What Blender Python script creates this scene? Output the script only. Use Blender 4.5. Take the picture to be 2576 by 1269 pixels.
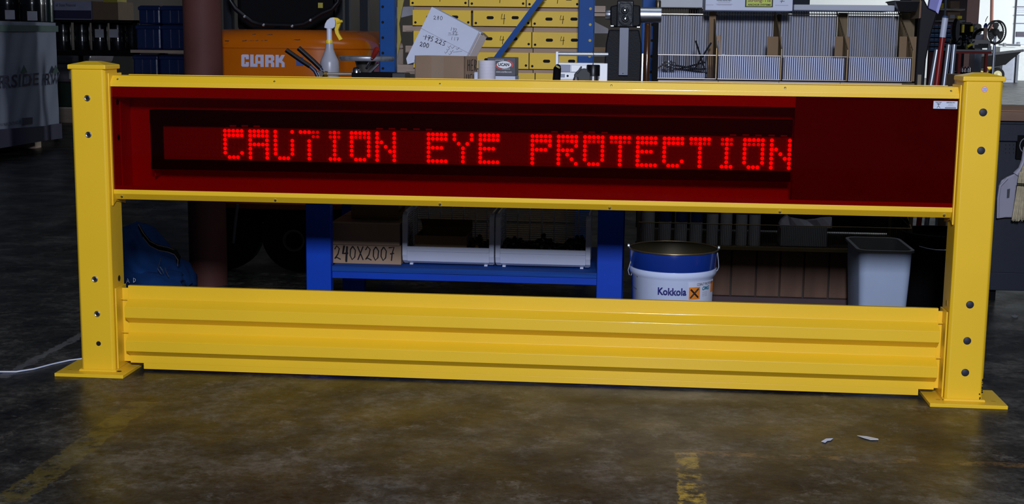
import bpy, bmesh, math, random
from mathutils import Vector, Matrix
random.seed(7)
for o in list(bpy.data.objects): bpy.data.objects.remove(o)
SC = bpy.context.scene
COL = SC.collection
# ------------------------------------------------------------------ camera
CAM = Vector((1.941, -4.818, 1.272)); FPX = 3413.75
_y, _p, _r = [math.radians(a) for a in (5.269, -8.972, .6355)]
FW = Vector((-math.sin(_y)*math.cos(_p), math.cos(_y)*math.cos(_p), math.sin(_p)))
R0 = Vector((math.cos(_y), math.sin(_y), 0)); U0 = R0.cross(FW)
RT = R0*math.cos(_r)+U0*math.sin(_r); UP = U0*math.cos(_r)-R0*math.sin(_r)
cd = bpy.data.cameras.new('camera'); cam = bpy.data.objects.new('camera', cd); COL.objects.link(cam)
cd.sensor_fit = 'HORIZONTAL'; cd.sensor_width = 36; cd.lens = 36*FPX/2576; cd.clip_end = 200; cd.clip_start = .05
m = Matrix.Identity(4)
for i in range(3):
    m[i][0] = RT[i]; m[i][1] = UP[i]; m[i][2] = -FW[i]; m[i][3] = CAM[i]
cam.matrix_world = m
SC.camera = cam
# ------------------------------------------------------------------ world, lamps, exposure
w = bpy.data.worlds.new('hall_ambient'); SC.world = w; w.use_nodes = True
w.node_tree.nodes['Background'].inputs[0].default_value = (.55, .68, 1, 1)
w.node_tree.nodes['Background'].inputs[1].default_value = .020
def area(name, loc, target, sx, sy, energy, col):
    l = bpy.data.lights.new(name, 'AREA'); l.shape = 'RECTANGLE'; l.size = sx; l.size_y = sy
    l.energy = energy; l.color = col
    o = bpy.data.objects.new(name, l); COL.objects.link(o); o.location = loc
    o.rotation_euler = (Vector(target)-Vector(loc)).to_track_quat('-Z', 'Y').to_euler()
    return o
KEY = area('flash_softbox', (2.15, -5.7, 2.65), (1.75, 0, .45), .52, .52, 300, (.90, .96, 1.16))
RACK_FILL = area('overhead_fill', (2.6, .3, 6.5), (2.4, 1.6, 0), 3, 2, 60, (.80, .90, 1))  # unseen overhead fill, added to brighten the rack and upper background
DAYLIGHT_FILL = area('offscreen_daylight_fill', (26, 27, 4), (12, 40, 1.5), 8, 6, 7000, (.9, .96, 1))  # out-of-view daylight, its opening assumed, added to brighten the far white wall
SC.view_settings.view_transform = 'Standard'; SC.view_settings.look = 'None'
SC.view_settings.exposure = 0.0; SC.view_settings.gamma = 1; SC.view_settings.use_curve_mapping = False

# ------------------------------------------------------------------ helpers
def at(px, py, Y):
    d = FW+RT*((px-1288)/FPX)+UP*((634.5-py)/FPX)
    return CAM+d*((Y-CAM.y)/d.y)
def rect(px0, px1, pt, pb, Y):
    xm, ym = (px0+px1)/2, (pt+pb)/2
    return at(px0, ym, Y).x, at(px1, ym, Y).x, at(xm, pb, Y).z, at(xm, pt, Y).z
class MB:
    def __init__(s): s.v = []; s.f = []
    def add(s, vs, fs):
        n = len(s.v); s.v += [tuple(v) for v in vs]; s.f += [tuple(i+n for i in f) for f in fs]; return s
    def box(s, x0, x1, y0, y1, z0, z1, M=None):
        vs = [Vector((x, y, z)) for z in (z0, z1) for y in (y0, y1) for x in (x0, x1)]
        if M: vs = [M @ v for v in vs]
        return s.add(vs, [(0,2,3,1),(4,5,7,6),(0,1,5,4),(2,6,7,3),(0,4,6,2),(1,3,7,5)])
    def tube(s, pts, r, n=10, caps=True):
        pts = [Vector(p) for p in pts]; k = len(pts)
        rs = r if isinstance(r, (list, tuple)) else [r]*k
        vs = []; prev = None
        for i, p in enumerate(pts):
            t = (pts[min(i+1, k-1)]-pts[max(i-1, 0)]).normalized()
            if prev is None:
                a = Vector((0, 0, 1)) if abs(t.z) < .9 else Vector((1, 0, 0))
            else: a = prev
            u = (a-t*a.dot(t)).normalized(); prev = u; v = t.cross(u)
            for j in range(n):
                q = 2*math.pi*j/n; vs.append(p+(u*math.cos(q)+v*math.sin(q))*rs[i])
        fs = [(i*n+j, i*n+(j+1) % n, (i+1)*n+(j+1) % n, (i+1)*n+j) for i in range(k-1) for j in range(n)]
        if caps: fs += [tuple(range(n-1, -1, -1)), tuple((k-1)*n+j for j in range(n))]
        return s.add(vs, fs)
    def lathe(s, prof, c, n=32, axis='z', capb=True, capt=True):
        vs = []; c = Vector(c)
        for r, h in prof:
            for j in range(n):
                q = 2*math.pi*j/n; a, b = r*math.cos(q), r*math.sin(q)
                vs.append(c+(Vector((a, b, h)) if axis == 'z' else Vector((h, a, b)) if axis == 'x' else Vector((b, h, a))))
        k = len(prof)
        fs = [(i*n+j, i*n+(j+1) % n, (i+1)*n+(j+1) % n, (i+1)*n+j) for i in range(k-1) for j in range(n)]
        if capb: fs.append(tuple(range(n-1, -1, -1)))
        if capt: fs.append(tuple((k-1)*n+j for j in range(n)))
        return s.add(vs, fs)
    def prism(s, poly, w):   # poly: 3D points in a plane, w: extrusion vector
        n = len(poly); w = Vector(w); P = [Vector(p) for p in poly]
        return s.add(P+[p+w for p in P], [tuple(range(n)), tuple(range(2*n-1, n-1, -1))]+[(i, i+n, (i+1) % n+n, (i+1) % n) for i in range(n)])
    def loft(s, rings, capb=True, capt=True):
        n = len(rings[0]); k = len(rings); vs = [p for r in rings for p in r]
        fs = [(i*n+j, i*n+(j+1) % n, (i+1)*n+(j+1) % n, (i+1)*n+j) for i in range(k-1) for j in range(n)]
        if capb: fs.append(tuple(range(n-1, -1, -1)))
        if capt: fs.append(tuple((k-1)*n+j for j in range(n)))
        return s.add(vs, fs)
    def build(s, name, mt, parent=None, bev=0, smooth=None, seg=2):
        xs = [v[0] for v in s.v]; ys = [v[1] for v in s.v]; zs = [v[2] for v in s.v]
        c = Vector(((min(xs)+max(xs))/2, (min(ys)+max(ys))/2, min(zs)))
        me = bpy.data.meshes.new(name)
        me.from_pydata([tuple(Vector(v)-c) for v in s.v], [], s.f)
        bm = bmesh.new(); bm.from_mesh(me); bmesh.ops.recalc_face_normals(bm, faces=bm.faces); bm.to_mesh(me); bm.free()
        me.materials.append(mt)
        o = bpy.data.objects.new(name, me); COL.objects.link(o)
        place(o, c, parent)
        if smooth is not None:
            me.polygons.foreach_set('use_smooth', [True]*len(me.polygons)); me.set_sharp_from_angle(angle=math.radians(smooth))
        if bev:
            b = o.modifiers.new('bevel', 'BEVEL'); b.width = bev; b.segments = seg; b.limit_method = 'ANGLE'; b.angle_limit = .6
        return o
WLOC = {}
def place(o, c, parent):
    WLOC[o.name] = Vector(c)
    if parent: o.parent = parent; o.location = Vector(c)-WLOC[parent.name]
    else: o.location = c
def tag(o, label=None, cat=None, group=None, kind=None):
    if label: o['label'] = label
    if cat: o['category'] = cat
    if group: o['group'] = group
    if kind: o['kind'] = kind
    return o
def thing(name, loc, label, cat, group=None):
    o = bpy.data.objects.new(name, None); COL.objects.link(o); o.empty_display_size = .05
    o.location = loc; WLOC[o.name] = Vector(loc)
    return tag(o, label, cat, group)
def copy_tree(o, off, parent=None):
    c = o.copy(); COL.objects.link(c); c.parent = parent
    WLOC[c.name] = WLOC[o.name]+Vector(off)
    if parent is None: c.location = o.location+Vector(off)
    for ch in [k for k in bpy.data.objects if k.parent == o]: copy_tree(ch, off, c)
    return c
MATS = {}
def mat(name, col, rough=.5, metal=0, var=.12, vs=9, bump=.0, bs=60, coat=0, spec=.5, emit=0, ecol=None, stretch=(1, 1, 1), trans=0):
    if name in MATS: return MATS[name]
    m = bpy.data.materials.new(name); m.use_nodes = True; nt = m.node_tree; b = nt.nodes['Principled BSDF']
    b.inputs['Roughness'].default_value = rough; b.inputs['Metallic'].default_value = metal
    b.inputs['Coat Weight'].default_value = coat; b.inputs['Coat Roughness'].default_value = .08
    b.inputs['Specular IOR Level'].default_value = spec
    b.inputs['Transmission Weight'].default_value = trans
    if emit:
        b.inputs['Emission Color'].default_value = (*(ecol or col), 1); b.inputs['Emission Strength'].default_value = emit
    g = nt.nodes.new('ShaderNodeNewGeometry'); mp = nt.nodes.new('ShaderNodeMapping'); mp.inputs['Scale'].default_value = stretch
    nt.links.new(g.outputs['Position'], mp.inputs[0])
    n = nt.nodes.new('ShaderNodeTexNoise'); n.inputs['Scale'].default_value = vs; n.inputs['Detail'].default_value = 6
    nt.links.new(mp.outputs[0], n.inputs[0])
    mx = nt.nodes.new('ShaderNodeMix'); mx.data_type = 'RGBA'
    mx.inputs[6].default_value = (*[max(0, c*(1-var*1.6)) for c in col], 1); mx.inputs[7].default_value = (*[min(1, c*(1+var*1.6)) for c in col], 1)
    nt.links.new(n.outputs[0], mx.inputs[0]); nt.links.new(mx.outputs[2], b.inputs['Base Color'])
    if bump:
        n2 = nt.nodes.new('ShaderNodeTexNoise'); n2.inputs['Scale'].default_value = bs; n2.inputs['Detail'].default_value = 3
        nt.links.new(mp.outputs[0], n2.inputs[0])
        bp = nt.nodes.new('ShaderNodeBump'); bp.inputs['Strength'].default_value = bump; bp.inputs['Distance'].default_value = .004
        nt.links.new(n2.outputs[0], bp.inputs['Height']); nt.links.new(bp.outputs[0], b.inputs['Normal'])
    MATS[name] = m; return m
def text_mb(txt, x0, x1, z0, z1, Y, bold=.0, depth=.0008, shear=0, fit=True, wrap=None, M=None):
    cu = bpy.data.curves.new('t', 'FONT'); cu.body = txt; cu.size = 1; cu.resolution_u = 3; cu.offset = bold; cu.shear = shear
    o = bpy.data.objects.new('t', cu); me = o.to_mesh()
    vs = [v.co.copy() for v in me.vertices]; fs = [tuple(p.vertices) for p in me.polygons]
    o.to_mesh_clear(); bpy.data.objects.remove(o); bpy.data.curves.remove(cu)
    ax0, ax1 = min(v.x for v in vs), max(v.x for v in vs); az0, az1 = min(v.y for v in vs), max(v.y for v in vs)
    sx = (x1-x0)/(ax1-ax0); sz = (z1-z0)/(az1-az0)
    out = []
    for v in vs:
        p = Vector((x0+(v.x-ax0)*sx, Y-depth, z0+(v.y-az0)*sz))
        if wrap: p = wrap(p)
        if M: p = M @ p
        out.append(p)
    b = MB(); b.add(out, fs); return b
GLY = {'0': [[(.5,1),(.15,.75),(.1,.3),(.4,0),(.8,.2),(.9,.7),(.5,1)]], '1': [[(.5,1),(.5,0)]],
 '2': [[(.1,.75),(.4,1),(.8,.8),(.6,.4),(.1,.05),(.4,.15),(1,0)]], '4': [[(.3,1),(.1,.45),(.9,.5)],[(.75,.95),(.6,-.1)]],
 '5': [[(.9,1),(.35,.95),(.25,.55),(.7,.5),(.75,.15),(.15,0)]], '7': [[(.1,.95),(.9,1),(.6,.5),(.5,0)],[(.3,.5),(.9,.55)]],
 '8': [[(.8,.85),(.4,1),(.25,.75),(.75,.35),(.6,0),(.2,.15),(.4,.5),(.8,.85)]], 'X': [[(.05,1),(.9,0)],[(.9,1),(.1,0)]],
 'H': [[(.15,1),(.1,0)],[(.8,1),(.8,0)],[(.1,.5),(.8,.55)]], 'E': [[(.8,1),(.2,.95),(.15,0),(.8,.05)],[(.15,.5),(.7,.5)]],
 'R': [[(.15,0),(.2,1),(.75,.85),(.6,.5),(.2,.5),(.8,0)]], '-': [[(0,.5),(1,.5)]], 'v': [[(0,.6),(.3,0),(1,1)]],
 '3': [[(.1,.9),(.6,1),(.7,.7),(.4,.5),(.8,.3),(.5,0),(.1,.1)]], 'A': [[(0,0),(.5,1),(1,0)],[(.2,.4),(.8,.4)]], 'D': [[(.1,0),(.15,1),(.8,.7),(.75,.3),(.1,0)]],
 '9': [[(.8,.8),(.4,1),(.2,.7),(.5,.5),(.8,.8),(.7,0)]], '|': [[(.5,1),(.45,0)]], ' ': []}
def hand(txt, O, u, v, cw, h, r, mb=None):    # pen strokes written on a plane
    mb = mb or MB(); O = Vector(O); u = Vector(u); v = Vector(v)
    for i, ch in enumerate(txt):
        for st in GLY[ch]: mb.tube([O+u*(cw*(i+.85*a))+v*(h*b) for a, b in st], r, 4)
    return mb
X, Z = Vector((1, 0, 0)), Vector((0, 0, 1))

# ------------------------------------------------------------------ materials
YEL = mat('yellow_powder_coat', (.87, .535, .018), .38, var=.04, vs=3, bump=.06, bs=260, coat=.15)
YEL2 = mat('yellow_steel_dusty', (.92, .58, .015), .5, var=.08, vs=5)
BLU = mat('blue_painted_steel', (.001, .046, .42), .5, var=.08, spec=.2)
BLU2 = mat('rack_blue_paint', (.002, .07, .30), .5, var=.12, spec=.2)
BLK = mat('black_plastic', (.005, .005, .007), .35, spec=.3)
BLKM = mat('matt_black', (.003, .003, .004), .8, spec=.12)
HOLE = mat('hole_black', (.002, .002, .002), .9)
PLUG = mat('dark_grey_plug', (.015, .017, .03), .6)
CHR = mat('bright_steel', (.72, .74, .78), .22, 1)
STL = mat('brushed_steel', (.42, .44, .48), .38, 1)
GALV = mat('galvanised_steel', (.45, .5, .6), .35, .8)
CARD = mat('brown_cardboard', (.30, .20, .13), .85, var=.08, bump=.05, bs=30)
CARD2 = mat('darker_cardboard', (.20, .125, .065), .85, var=.08)
WHC = mat('white_card', (.56, .60, .72), .8, var=.05)
WHP = mat('white_plastic', (.56, .60, .72), .4, var=.03)
INK = mat('black_ink', (.01, .01, .012), .7)
NAVY = mat('navy_print', (.008, .012, .14), .5)
WOOD = mat('pale_timber', (.42, .32, .25), .8, var=.2, vs=14, stretch=(.2, 1, 3))
WIRE = mat('brassy_wire', (.24, .17, .08), .4, .8)
WIRE2 = mat('dull_wire', (.16, .13, .09), .5, .6)
RUB = mat('tyre_rubber', (.006, .006, .007), .75, spec=.15)

# ------------------------------------------------------------------ structure
def floor_mat():
    m = bpy.data.materials.new('worn_concrete_floor'); m.use_nodes = True; nt = m.node_tree; b = nt.nodes['Principled BSDF']
    N, L = nt.nodes.new, nt.links.new
    g = N('ShaderNodeNewGeometry'); sep = N('ShaderNodeSeparateXYZ'); L(g.outputs['Position'], sep.inputs[0])
    def noise(s, d, r=.6, vec=None):
        n = N('ShaderNodeTexNoise'); n.inputs['Scale'].default_value = s; n.inputs['Detail'].default_value = d; n.inputs['Roughness'].default_value = r
        L(vec or g.outputs['Position'], n.inputs[0]); return n.outputs[0]
    def ramp(src, stops):
        r = N('ShaderNodeValToRGB'); e = r.color_ramp.elements
        while len(e) < len(stops): e.new(.5)
        for el, (p, c) in zip(e, stops): el.position = p; el.color = (*c, 1)
        L(src, r.inputs[0]); return r.outputs[0]
    def math_(op, a, bb, c=None):
        n = N('ShaderNodeMath'); n.operation = op
        for i, q in enumerate((a, bb, c)):
            if q is None: continue
            if isinstance(q, (int, float)): n.inputs[i].default_value = q
            else: L(q, n.inputs[i])
        return n.outputs[0]
    def mix(f, a, bb, mode='MIX'):
        n = N('ShaderNodeMix'); n.data_type = 'RGBA'; n.blend_type = mode
        if isinstance(f, (int, float)): n.inputs[0].default_value = f
        else: L(f, n.inputs[0])
        for i, q in ((6, a), (7, bb)):
            if isinstance(q, tuple): n.inputs[i].default_value = (*q, 1)
            else: L(q, n.inputs[i])
        return n.outputs[2]
    big = ramp(noise(2.6, 12, .74), [(.38, (.006, .006, .008)), (.5, (.026, .026, .024)), (.62, (.085, .082, .075))])
    fine = ramp(noise(30, 8, .78), [(.35, (.25, .25, .27)), (.6, (1.3, 1.27, 1.2))])
    c = mix(1, big, fine, 'MULTIPLY')
    flk = ramp(noise(7, 14, .85), [(.54, (0, 0, 0)), (.64, (1, 1, 1))]); c = mix(math_('MULTIPLY', flk, .5), c, (.22, .20, .17))
    dk = ramp(noise(5, 12, .8), [(.53, (0, 0, 0)), (.60, (1, 1, 1))]); c = mix(math_('MULTIPLY', dk, .7), c, (.014, .013, .014))
    blot = noise(11, 6, .75)
    def strip(ax, c0, hw, lo, hi, col, thr, amt):
        nonlocal c
        a, o = (sep.outputs[0], sep.outputs[1]) if ax == 'x' else (sep.outputs[1], sep.outputs[0])
        d = math_('ABSOLUTE', math_('SUBTRACT', a, c0), 0)
        d = math_('ADD', d, math_('MULTIPLY', math_('SUBTRACT', blot, .5), .12))
        k = math_('MULTIPLY', math_('LESS_THAN', d, hw), math_('MULTIPLY', math_('GREATER_THAN', o, lo), math_('LESS_THAN', o, hi)))
        t = N('ShaderNodeMapRange'); t.inputs[1].default_value = thr-.06; t.inputs[2].default_value = thr+.06; L(blot, t.inputs[0])
        k = math_('MULTIPLY', math_('MULTIPLY', k, t.outputs[0]), amt)
        c = mix(k, c, col)
    strip('x', .245, .05, -2.5, -.35, (.30, .22, .03), .46, .22)
    strip('x', 2.115, .04, -2.5, -1.0, (.50, .33, .04), .5, .8)
    strip('x', 2.115, .04, -1.0, -.7, (.40, .28, .06), .53, .7)
    strip('y', -.70, .03, 2.05, 3.3, (.36, .20, .06), .54, .35)
    strip('x', -.40, .022, -.1, .9, (.20, .20, .20), .4, .45)
    L(c, b.inputs['Base Color'])
    rr = N('ShaderNodeMapRange'); rr.inputs[1].default_value = .3; rr.inputs[2].default_value = .7; rr.inputs[3].default_value = .26; rr.inputs[4].default_value = .50
    L(noise(3, 8, .65), rr.inputs[0]); L(rr.outputs[0], b.inputs['Roughness'])
    bp = N('ShaderNodeBump'); bp.inputs['Strength'].default_value = .25; bp.inputs['Distance'].default_value = .003
    L(noise(40, 6, .7), bp.inputs['Height']); L(bp.outputs[0], b.inputs['Normal'])
    b.inputs['Specular IOR Level'].default_value = .22
    return m
f = MB().box(-22, 30, -9, 48, -.12, 0).build('floor', floor_mat()); tag(f, kind='structure')
WALLM = mat('beige_wall_paint', (.80, .70, .54), .9, var=.06, vs=2)
WALLW = mat('white_wall_paint', (.80, .82, .82), .8, var=.03, vs=2)
tag(MB().box(-22, 2.9, 23.6, 23.8, 0, 8).build('wall_back', WALLM), kind='structure')
tag(MB().box(8, 30, 46, 46.2, 0, 10).build('wall_right', WALLW), kind='structure')
tag(MB().box(2.9, 3.1, 23.6, 46, 0, 8).build('wall_side', mat('dark_side_wall', (.05, .04, .04), .9)), kind='structure')
# ------------------------------------------------------------------ guard posts
PW = .1315
def guard_post(x0, left):
    lab = 'yellow square steel guard post with capped top, left end of the barrier' if left else 'yellow square steel guard post with small round sticker, right end of the barrier'
    x1 = x0+PW; t = thing('guard_post', (x0+PW/2, PW/2, 0), lab, 'post')
    c = .009
    poly = [(x0+c, 0), (x1-c, 0), (x1, c), (x1, PW-c), (x1-c, PW), (x0+c, PW), (x0, PW-c), (x0, c)]
    MB().prism([(x, y, .014) for x, y in poly], (0, 0, 1.131)).build('post_tube', YEL, t, bev=.003)
    o = .006
    rings = [[(x0-o, -o, z), (x1+o, -o, z), (x1+o, PW+o, z), (x0-o, PW+o, z)] for z in (1.142, 1.158)]
    i = .045
    rings.append([(x0+i, i, 1.171), (x1-i, i, 1.171), (x1-i, PW-i, 1.171), (x0+i, PW-i, 1.171)])
    MB().loft(rings).build('post_cap', YEL, t, bev=.0035, seg=3)
    if left: bx0, bx1, by0, by1 = -.214, .051, -.052, .168
    else: bx0, bx1, by0, by1 = 2.989, 3.257, -.052, .168
    bp = MB().box(bx0, bx1, by0, by1, 0, .013).build('base_plate', YEL, t, bev=.0015)
    # weld bead round the foot
    q = .004
    MB().tube([(x0-q, -q, .015), (x1+q, -q, .015), (x1+q, PW+q, .015), (x0-q, PW+q, .015), (x0-q, -q, .015)], .005, 8, False).build('weld_bead', YEL, t)
    holes = [(177, 931, 0), (300, 935, 1)] if left else [(2360, 1006, 0), (2499, 1011, 0)]
    for k, (px, py, dark) in enumerate(holes):
        d = FW+RT*((px-1288)/FPX)+UP*((634.5-py)/FPX); p = CAM+d*((.0131-CAM.z)/d.z)
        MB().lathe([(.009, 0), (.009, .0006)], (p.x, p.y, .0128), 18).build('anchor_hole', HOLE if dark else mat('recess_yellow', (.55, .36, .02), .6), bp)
    if left:
        for px, py in ((220, 247), (223, 339), (239, 703), (245, 790)):
            p = at(px, py, 0); b = MB().lathe([(.0115, 0), (.0115, -.003), (.009, -.005), (.0065, -.0035), (.0062, .0)], (p.x, 0, p.z), 20, 'y').build('bolt', STL, t, smooth=40)
            MB().lathe([(.006, -.0005), (.006, -.0012)], (p.x, 0, p.z), 12, 'y').build('bolt_socket', HOLE, b)
        p = at(248, 865, 0); MB().lathe([(.009, .001), (.009, -.0008)], (p.x, 0, p.z), 24, 'y').build('bolt_hole', HOLE, t)
        p = at(302, 706, .04); MB().lathe([(.0115, -.0005), (.0115, .0008)], (x1, .072, p.z+.002), 20, 'x').build('side_hole', HOLE, t)
        p = at(302, 290, .04)
    else:
        for px, py in ((2473, 283), (2468, 379), (2440, 767), (2433, 858), (2428, 938)):
            p = at(px, py, 0); MB().lathe([(.0135, .001), (.0135, -.0018), (.012, -.003)], (p.x, 0, p.z), 24, 'y').build('hole_plug', PLUG, t, smooth=40)
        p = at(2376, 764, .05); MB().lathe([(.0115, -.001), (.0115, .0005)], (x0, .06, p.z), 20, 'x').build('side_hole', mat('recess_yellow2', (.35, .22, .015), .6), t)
        p = at(2477, 225, 0)
        s = MB().lathe([(.0105, .0), (.0105, -.0008)], (p.x, 0, p.z), 28, 'y').build('round_sticker', mat('sticker_pink', (.75, .25, .25), .5), t)
        tag(s, 'round white sticker with a red rim')
        s2 = MB().lathe([(.0078, .0), (.0078, -.0012)], (p.x, 0, p.z), 28, 'y').build('sticker_centre', WHC, s)
        mb = MB()
        for k in range(3): mb.box(p.x-.006, p.x+.006, -.0016, -.001, p.z-.0045+k*.0035, p.z-.003+k*.0035)
        mb.build('sticker_print', mat('faded_blue_print', (.15, .2, .5), .6), s)
        mb = MB(); random.seed(3)
        for k in range(16):
            z = .02+random.random()*.085; x = x1-.002-random.random()*.010*(1 if z < .05 else .3)
            a = random.random()*.003+.0012
            mb.lathe([(a, .0), (a*.7, -.0006)], (x, .0 if x < x1-c else .004, z), 6, 'y')
        mb.build('chipped_paint', HOLE, t)
    return t
guard_post(-PW, True); guard_post(3.05, False)

# ------------------------------------------------------------------ lower guard rail (ribbed)
t = thing('guard_rail', (1.525, .07, 0), 'long yellow ribbed steel guard rail across the bottom of the barrier', 'guard rail')
pr = [(.088, .331), (.072, .331), (.072, .281), (.030, .2555), (.030, .2155), (.072, .188), (.072, .1535), (.030, .1255), (.030, .0865), (.072, .061), (.072, .009)]
def rib(x0, x1, prof, th=.004):
    k = len(prof)
    front = [(y, z) for y, z in prof]; back = [(y+th+.002, z-.0015) for y, z in prof]
    vs = []; 
    for x in (x0, x1):
        vs += [(x, y, z) for y, z in front]+[(x, y, z) for y, z in back]
    n = 2*k; fs = []
    for i in range(k-1):
        fs += [(i, i+1, n+i+1, n+i), (k+i, n+k+i, n+k+i+1, k+i+1), (i, k+i, k+i+1, i+1), (n+i, n+i+1, n+k+i+1, n+k+i)]
    fs += [(0, n, n+k, k), (k-1, 2*k-1, n+2*k-1, n+k-1)]
    return vs, fs
mb = MB()
mb.add(*rib(.034, 3.026, pr[:-1]+[(.072, .032)])); mb.add(*rib(.085, 2.972, [(.072, .032), (.072, .009)]))
mb.build('ribbed_sheet', YEL, t, bev=.0025, seg=2)
for x0, x1, s in ((.002, .008, 1), (3.042, 3.048, -1)):
    MB().box(x0, x1, .018, .120, .020, .329).build('end_plate', YEL, t, bev=.001)
    xa, xb = (x1, .036) if s > 0 else (3.024, x0)
    MB().box(xa, xb, .080, .088, .036, .32).build('end_bracket', YEL, t)
for z in (.281, .1535):
    for xa, xb in ((.010, .034), (3.026, 3.040)): MB().tube([(xa, .058, z), (xb, .058, z)], .0015, 6).build('weld_seam', YEL, t)

# ------------------------------------------------------------------ LED message sign
S = thing('message_sign', (1.525, .1, .66), 'long red fronted electronic message sign in a yellow steel frame reading CAUTION EYE PROTECTION', 'sign')
xa, xb = .006, 3.044
mb = MB()   # top rail, extruded profile
prt = [(.035, 1.080), (.035, 1.096), (.060, 1.120), (.150, 1.120), (.150, 1.116), (.062, 1.116), (.039, 1.094), (.039, 1.080)]
mb.prism([(xa, y, z) for y, z in prt], (xb-xa, 0, 0)); mb.build('top_rail', YEL, S, bev=.0012)
prb = [(.035, .700), (.035, .684), (.058, .661), (.150, .661), (.150, .665), (.060, .665), (.039, .686), (.039, .700)]
MB().prism([(xa, y, z) for y, z in prb], (xb-xa, 0, 0)).build('bottom_rail', YEL, S, bev=.0012)
for x0, x1 in ((.001, .006), (3.044, 3.049)):
    MB().prism([(x0, .026, 1.128), (x0, .150, 1.128), (x0, .150, .636), (x0, .060, .655), (x0, .026, .640)], (x1-x0, 0, 0)).build('end_plate', YEL, S, bev=.001)
MB().box(xa, xb, .222, .226, .66, 1.12).build('back_panel', YEL, S)
for x0, x1 in ((.006, .009), (3.041, 3.044)): MB().box(x0, x1, .12, .222, .669, 1.112).build('end_lining', YEL, S)
for z0, z1, nm in ((1.112, 1.116, 'upper_lining'), (.665, .669, 'lower_lining')): MB().box(xa, xb, .12, .222, z0, z1).build(nm, YEL, S)
MB().box(xa, 2.487, .041, .043, 1.042, 1.100).build('upper_lip', YEL, S); MB().box(xa, xb, .041, .043, .680, .715).build('lower_lip', YEL, S)
for x, nm in ((.03, 'left_hole'),):
    for py in (257, 346):
        p = at(288, py, .1); MB().lathe([(.011, 0), (.011, .001)], (xa, .10, p.z), 18, 'x').build('end_hole', HOLE, S)
MB().box(.118, .124, .16, .222, .74, .95).build('inner_bracket', YEL, S)
# blanking plate behind the acrylic, right side
MB().box(2.487, xb-.002, .048, .052, .69, 1.09).build('blanking_plate', mat('dark_plate', (.26, .12, .10), .6), S)
# red acrylic
am = bpy.data.materials.new('red_acrylic'); am.use_nodes = True; nt = am.node_tree; nt.nodes.clear()
out = nt.nodes.new('ShaderNodeOutputMaterial'); tr = nt.nodes.new('ShaderNodeBsdfTransparent'); tr.inputs[0].default_value = (.62, .004, .006, 1)
gl = nt.nodes.new('ShaderNodeBsdfGlossy'); gl.inputs['Roughness'].default_value = .03; gl.inputs[0].default_value = (1, 1, 1, 1)
fr = nt.nodes.new('ShaderNodeFresnel'); fr.inputs[0].default_value = 1.49; ms = nt.nodes.new('ShaderNodeMixShader')
nt.links.new(fr.outputs[0], ms.inputs[0]); nt.links.new(tr.outputs[0], ms.inputs[1]); nt.links.new(gl.outputs[0], ms.inputs[2]); nt.links.new(ms.outputs[0], out.inputs[0])
MB().box(xa, xb, .0392, .0404, .690, 1.092).build('red_acrylic_window', am, S)
for px, py in ((297, 200), (691, 206), (1107, 212), (1538, 216), (1975, 222), (2392, 230)):
    p = at(px, py, .05); MB().lathe([(.0048, .003), (.0048, -.001), (.0025, -.004)], (p.x, .047, p.z), 10, 'y').build('screw', CHR, S, smooth=50)
for px, py in ((307, 494), (693, 503), (1107, 513), (1534, 522), (1962, 532), (2375, 541)):
    p = at(px, py, .047); MB().lathe([(.0048, .003), (.0048, -.001), (.0025, -.004)], (p.x, .044, p.z), 10, 'y').build('screw', CHR, S, smooth=50)
# maker's sticker on the acrylic
sx0, sx1, sz0, sz1 = rect(2348, 2408.5, 254.5, 274, .039)
st = MB().box(sx0, sx1, .0382, .0391, sz0, sz1).build('maker_sticker', WHC, S); tag(st, 'small white sticker with strongman figure and print')
def sp(px, py): return at(px, py, .038)
mb = MB()
for a, bq in (((2361, 266), (2357, 272)), ((2361, 266), (2365, 272.5)), ((2361, 262), (2361, 266)), ((2357, 258), (2358.5, 262.5)), ((2358.5, 262.5), (2361, 263)), ((2365.5, 258.5), (2364, 262.8)), ((2364, 262.8), (2361, 263)), ((2353, 257), (2369, 257.6))):
    mb.tube([sp(*a), sp(*bq)], .0007, 4)
mb.lathe([(.0016, 0), (.0016, -.0008)], sp(2361, 261), 8, 'y'); mb.build('strongman_figure', INK, st)
def fit_text(txt, px0, px1, pt, pb, Y, **k):
    a, b_, c, d = rect(px0, px1, pt, pb, Y); return text_mb(txt, a, b_, c, d, Y, **k)
fit_text('GERWIN INC', 2380.5, 2402.5, 256.8, 259.8, .0382, bold=.03).build('sticker_title', INK, st)
mb = MB()
for i, (q0, q1) in enumerate(((2387, 2396), (2385, 2399), (2385, 2398), (2380, 2403))):
    a = sp(q0, 261.5+i*2.1); b_ = sp(q1, 261.5+i*2.1); mb.box(a.x, b_.x, .0375, .038, a.z-.0004, a.z+.0004)
mb.build('sticker_small_print', mat('grey_print', (.3, .3, .35), .7), st)
a, b_, c, d = rect(2377, 2405, 270.8, 272.6, .038); MB().box(a, b_, .0374, .038, c, d).build('sticker_bar', INK, st)
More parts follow.
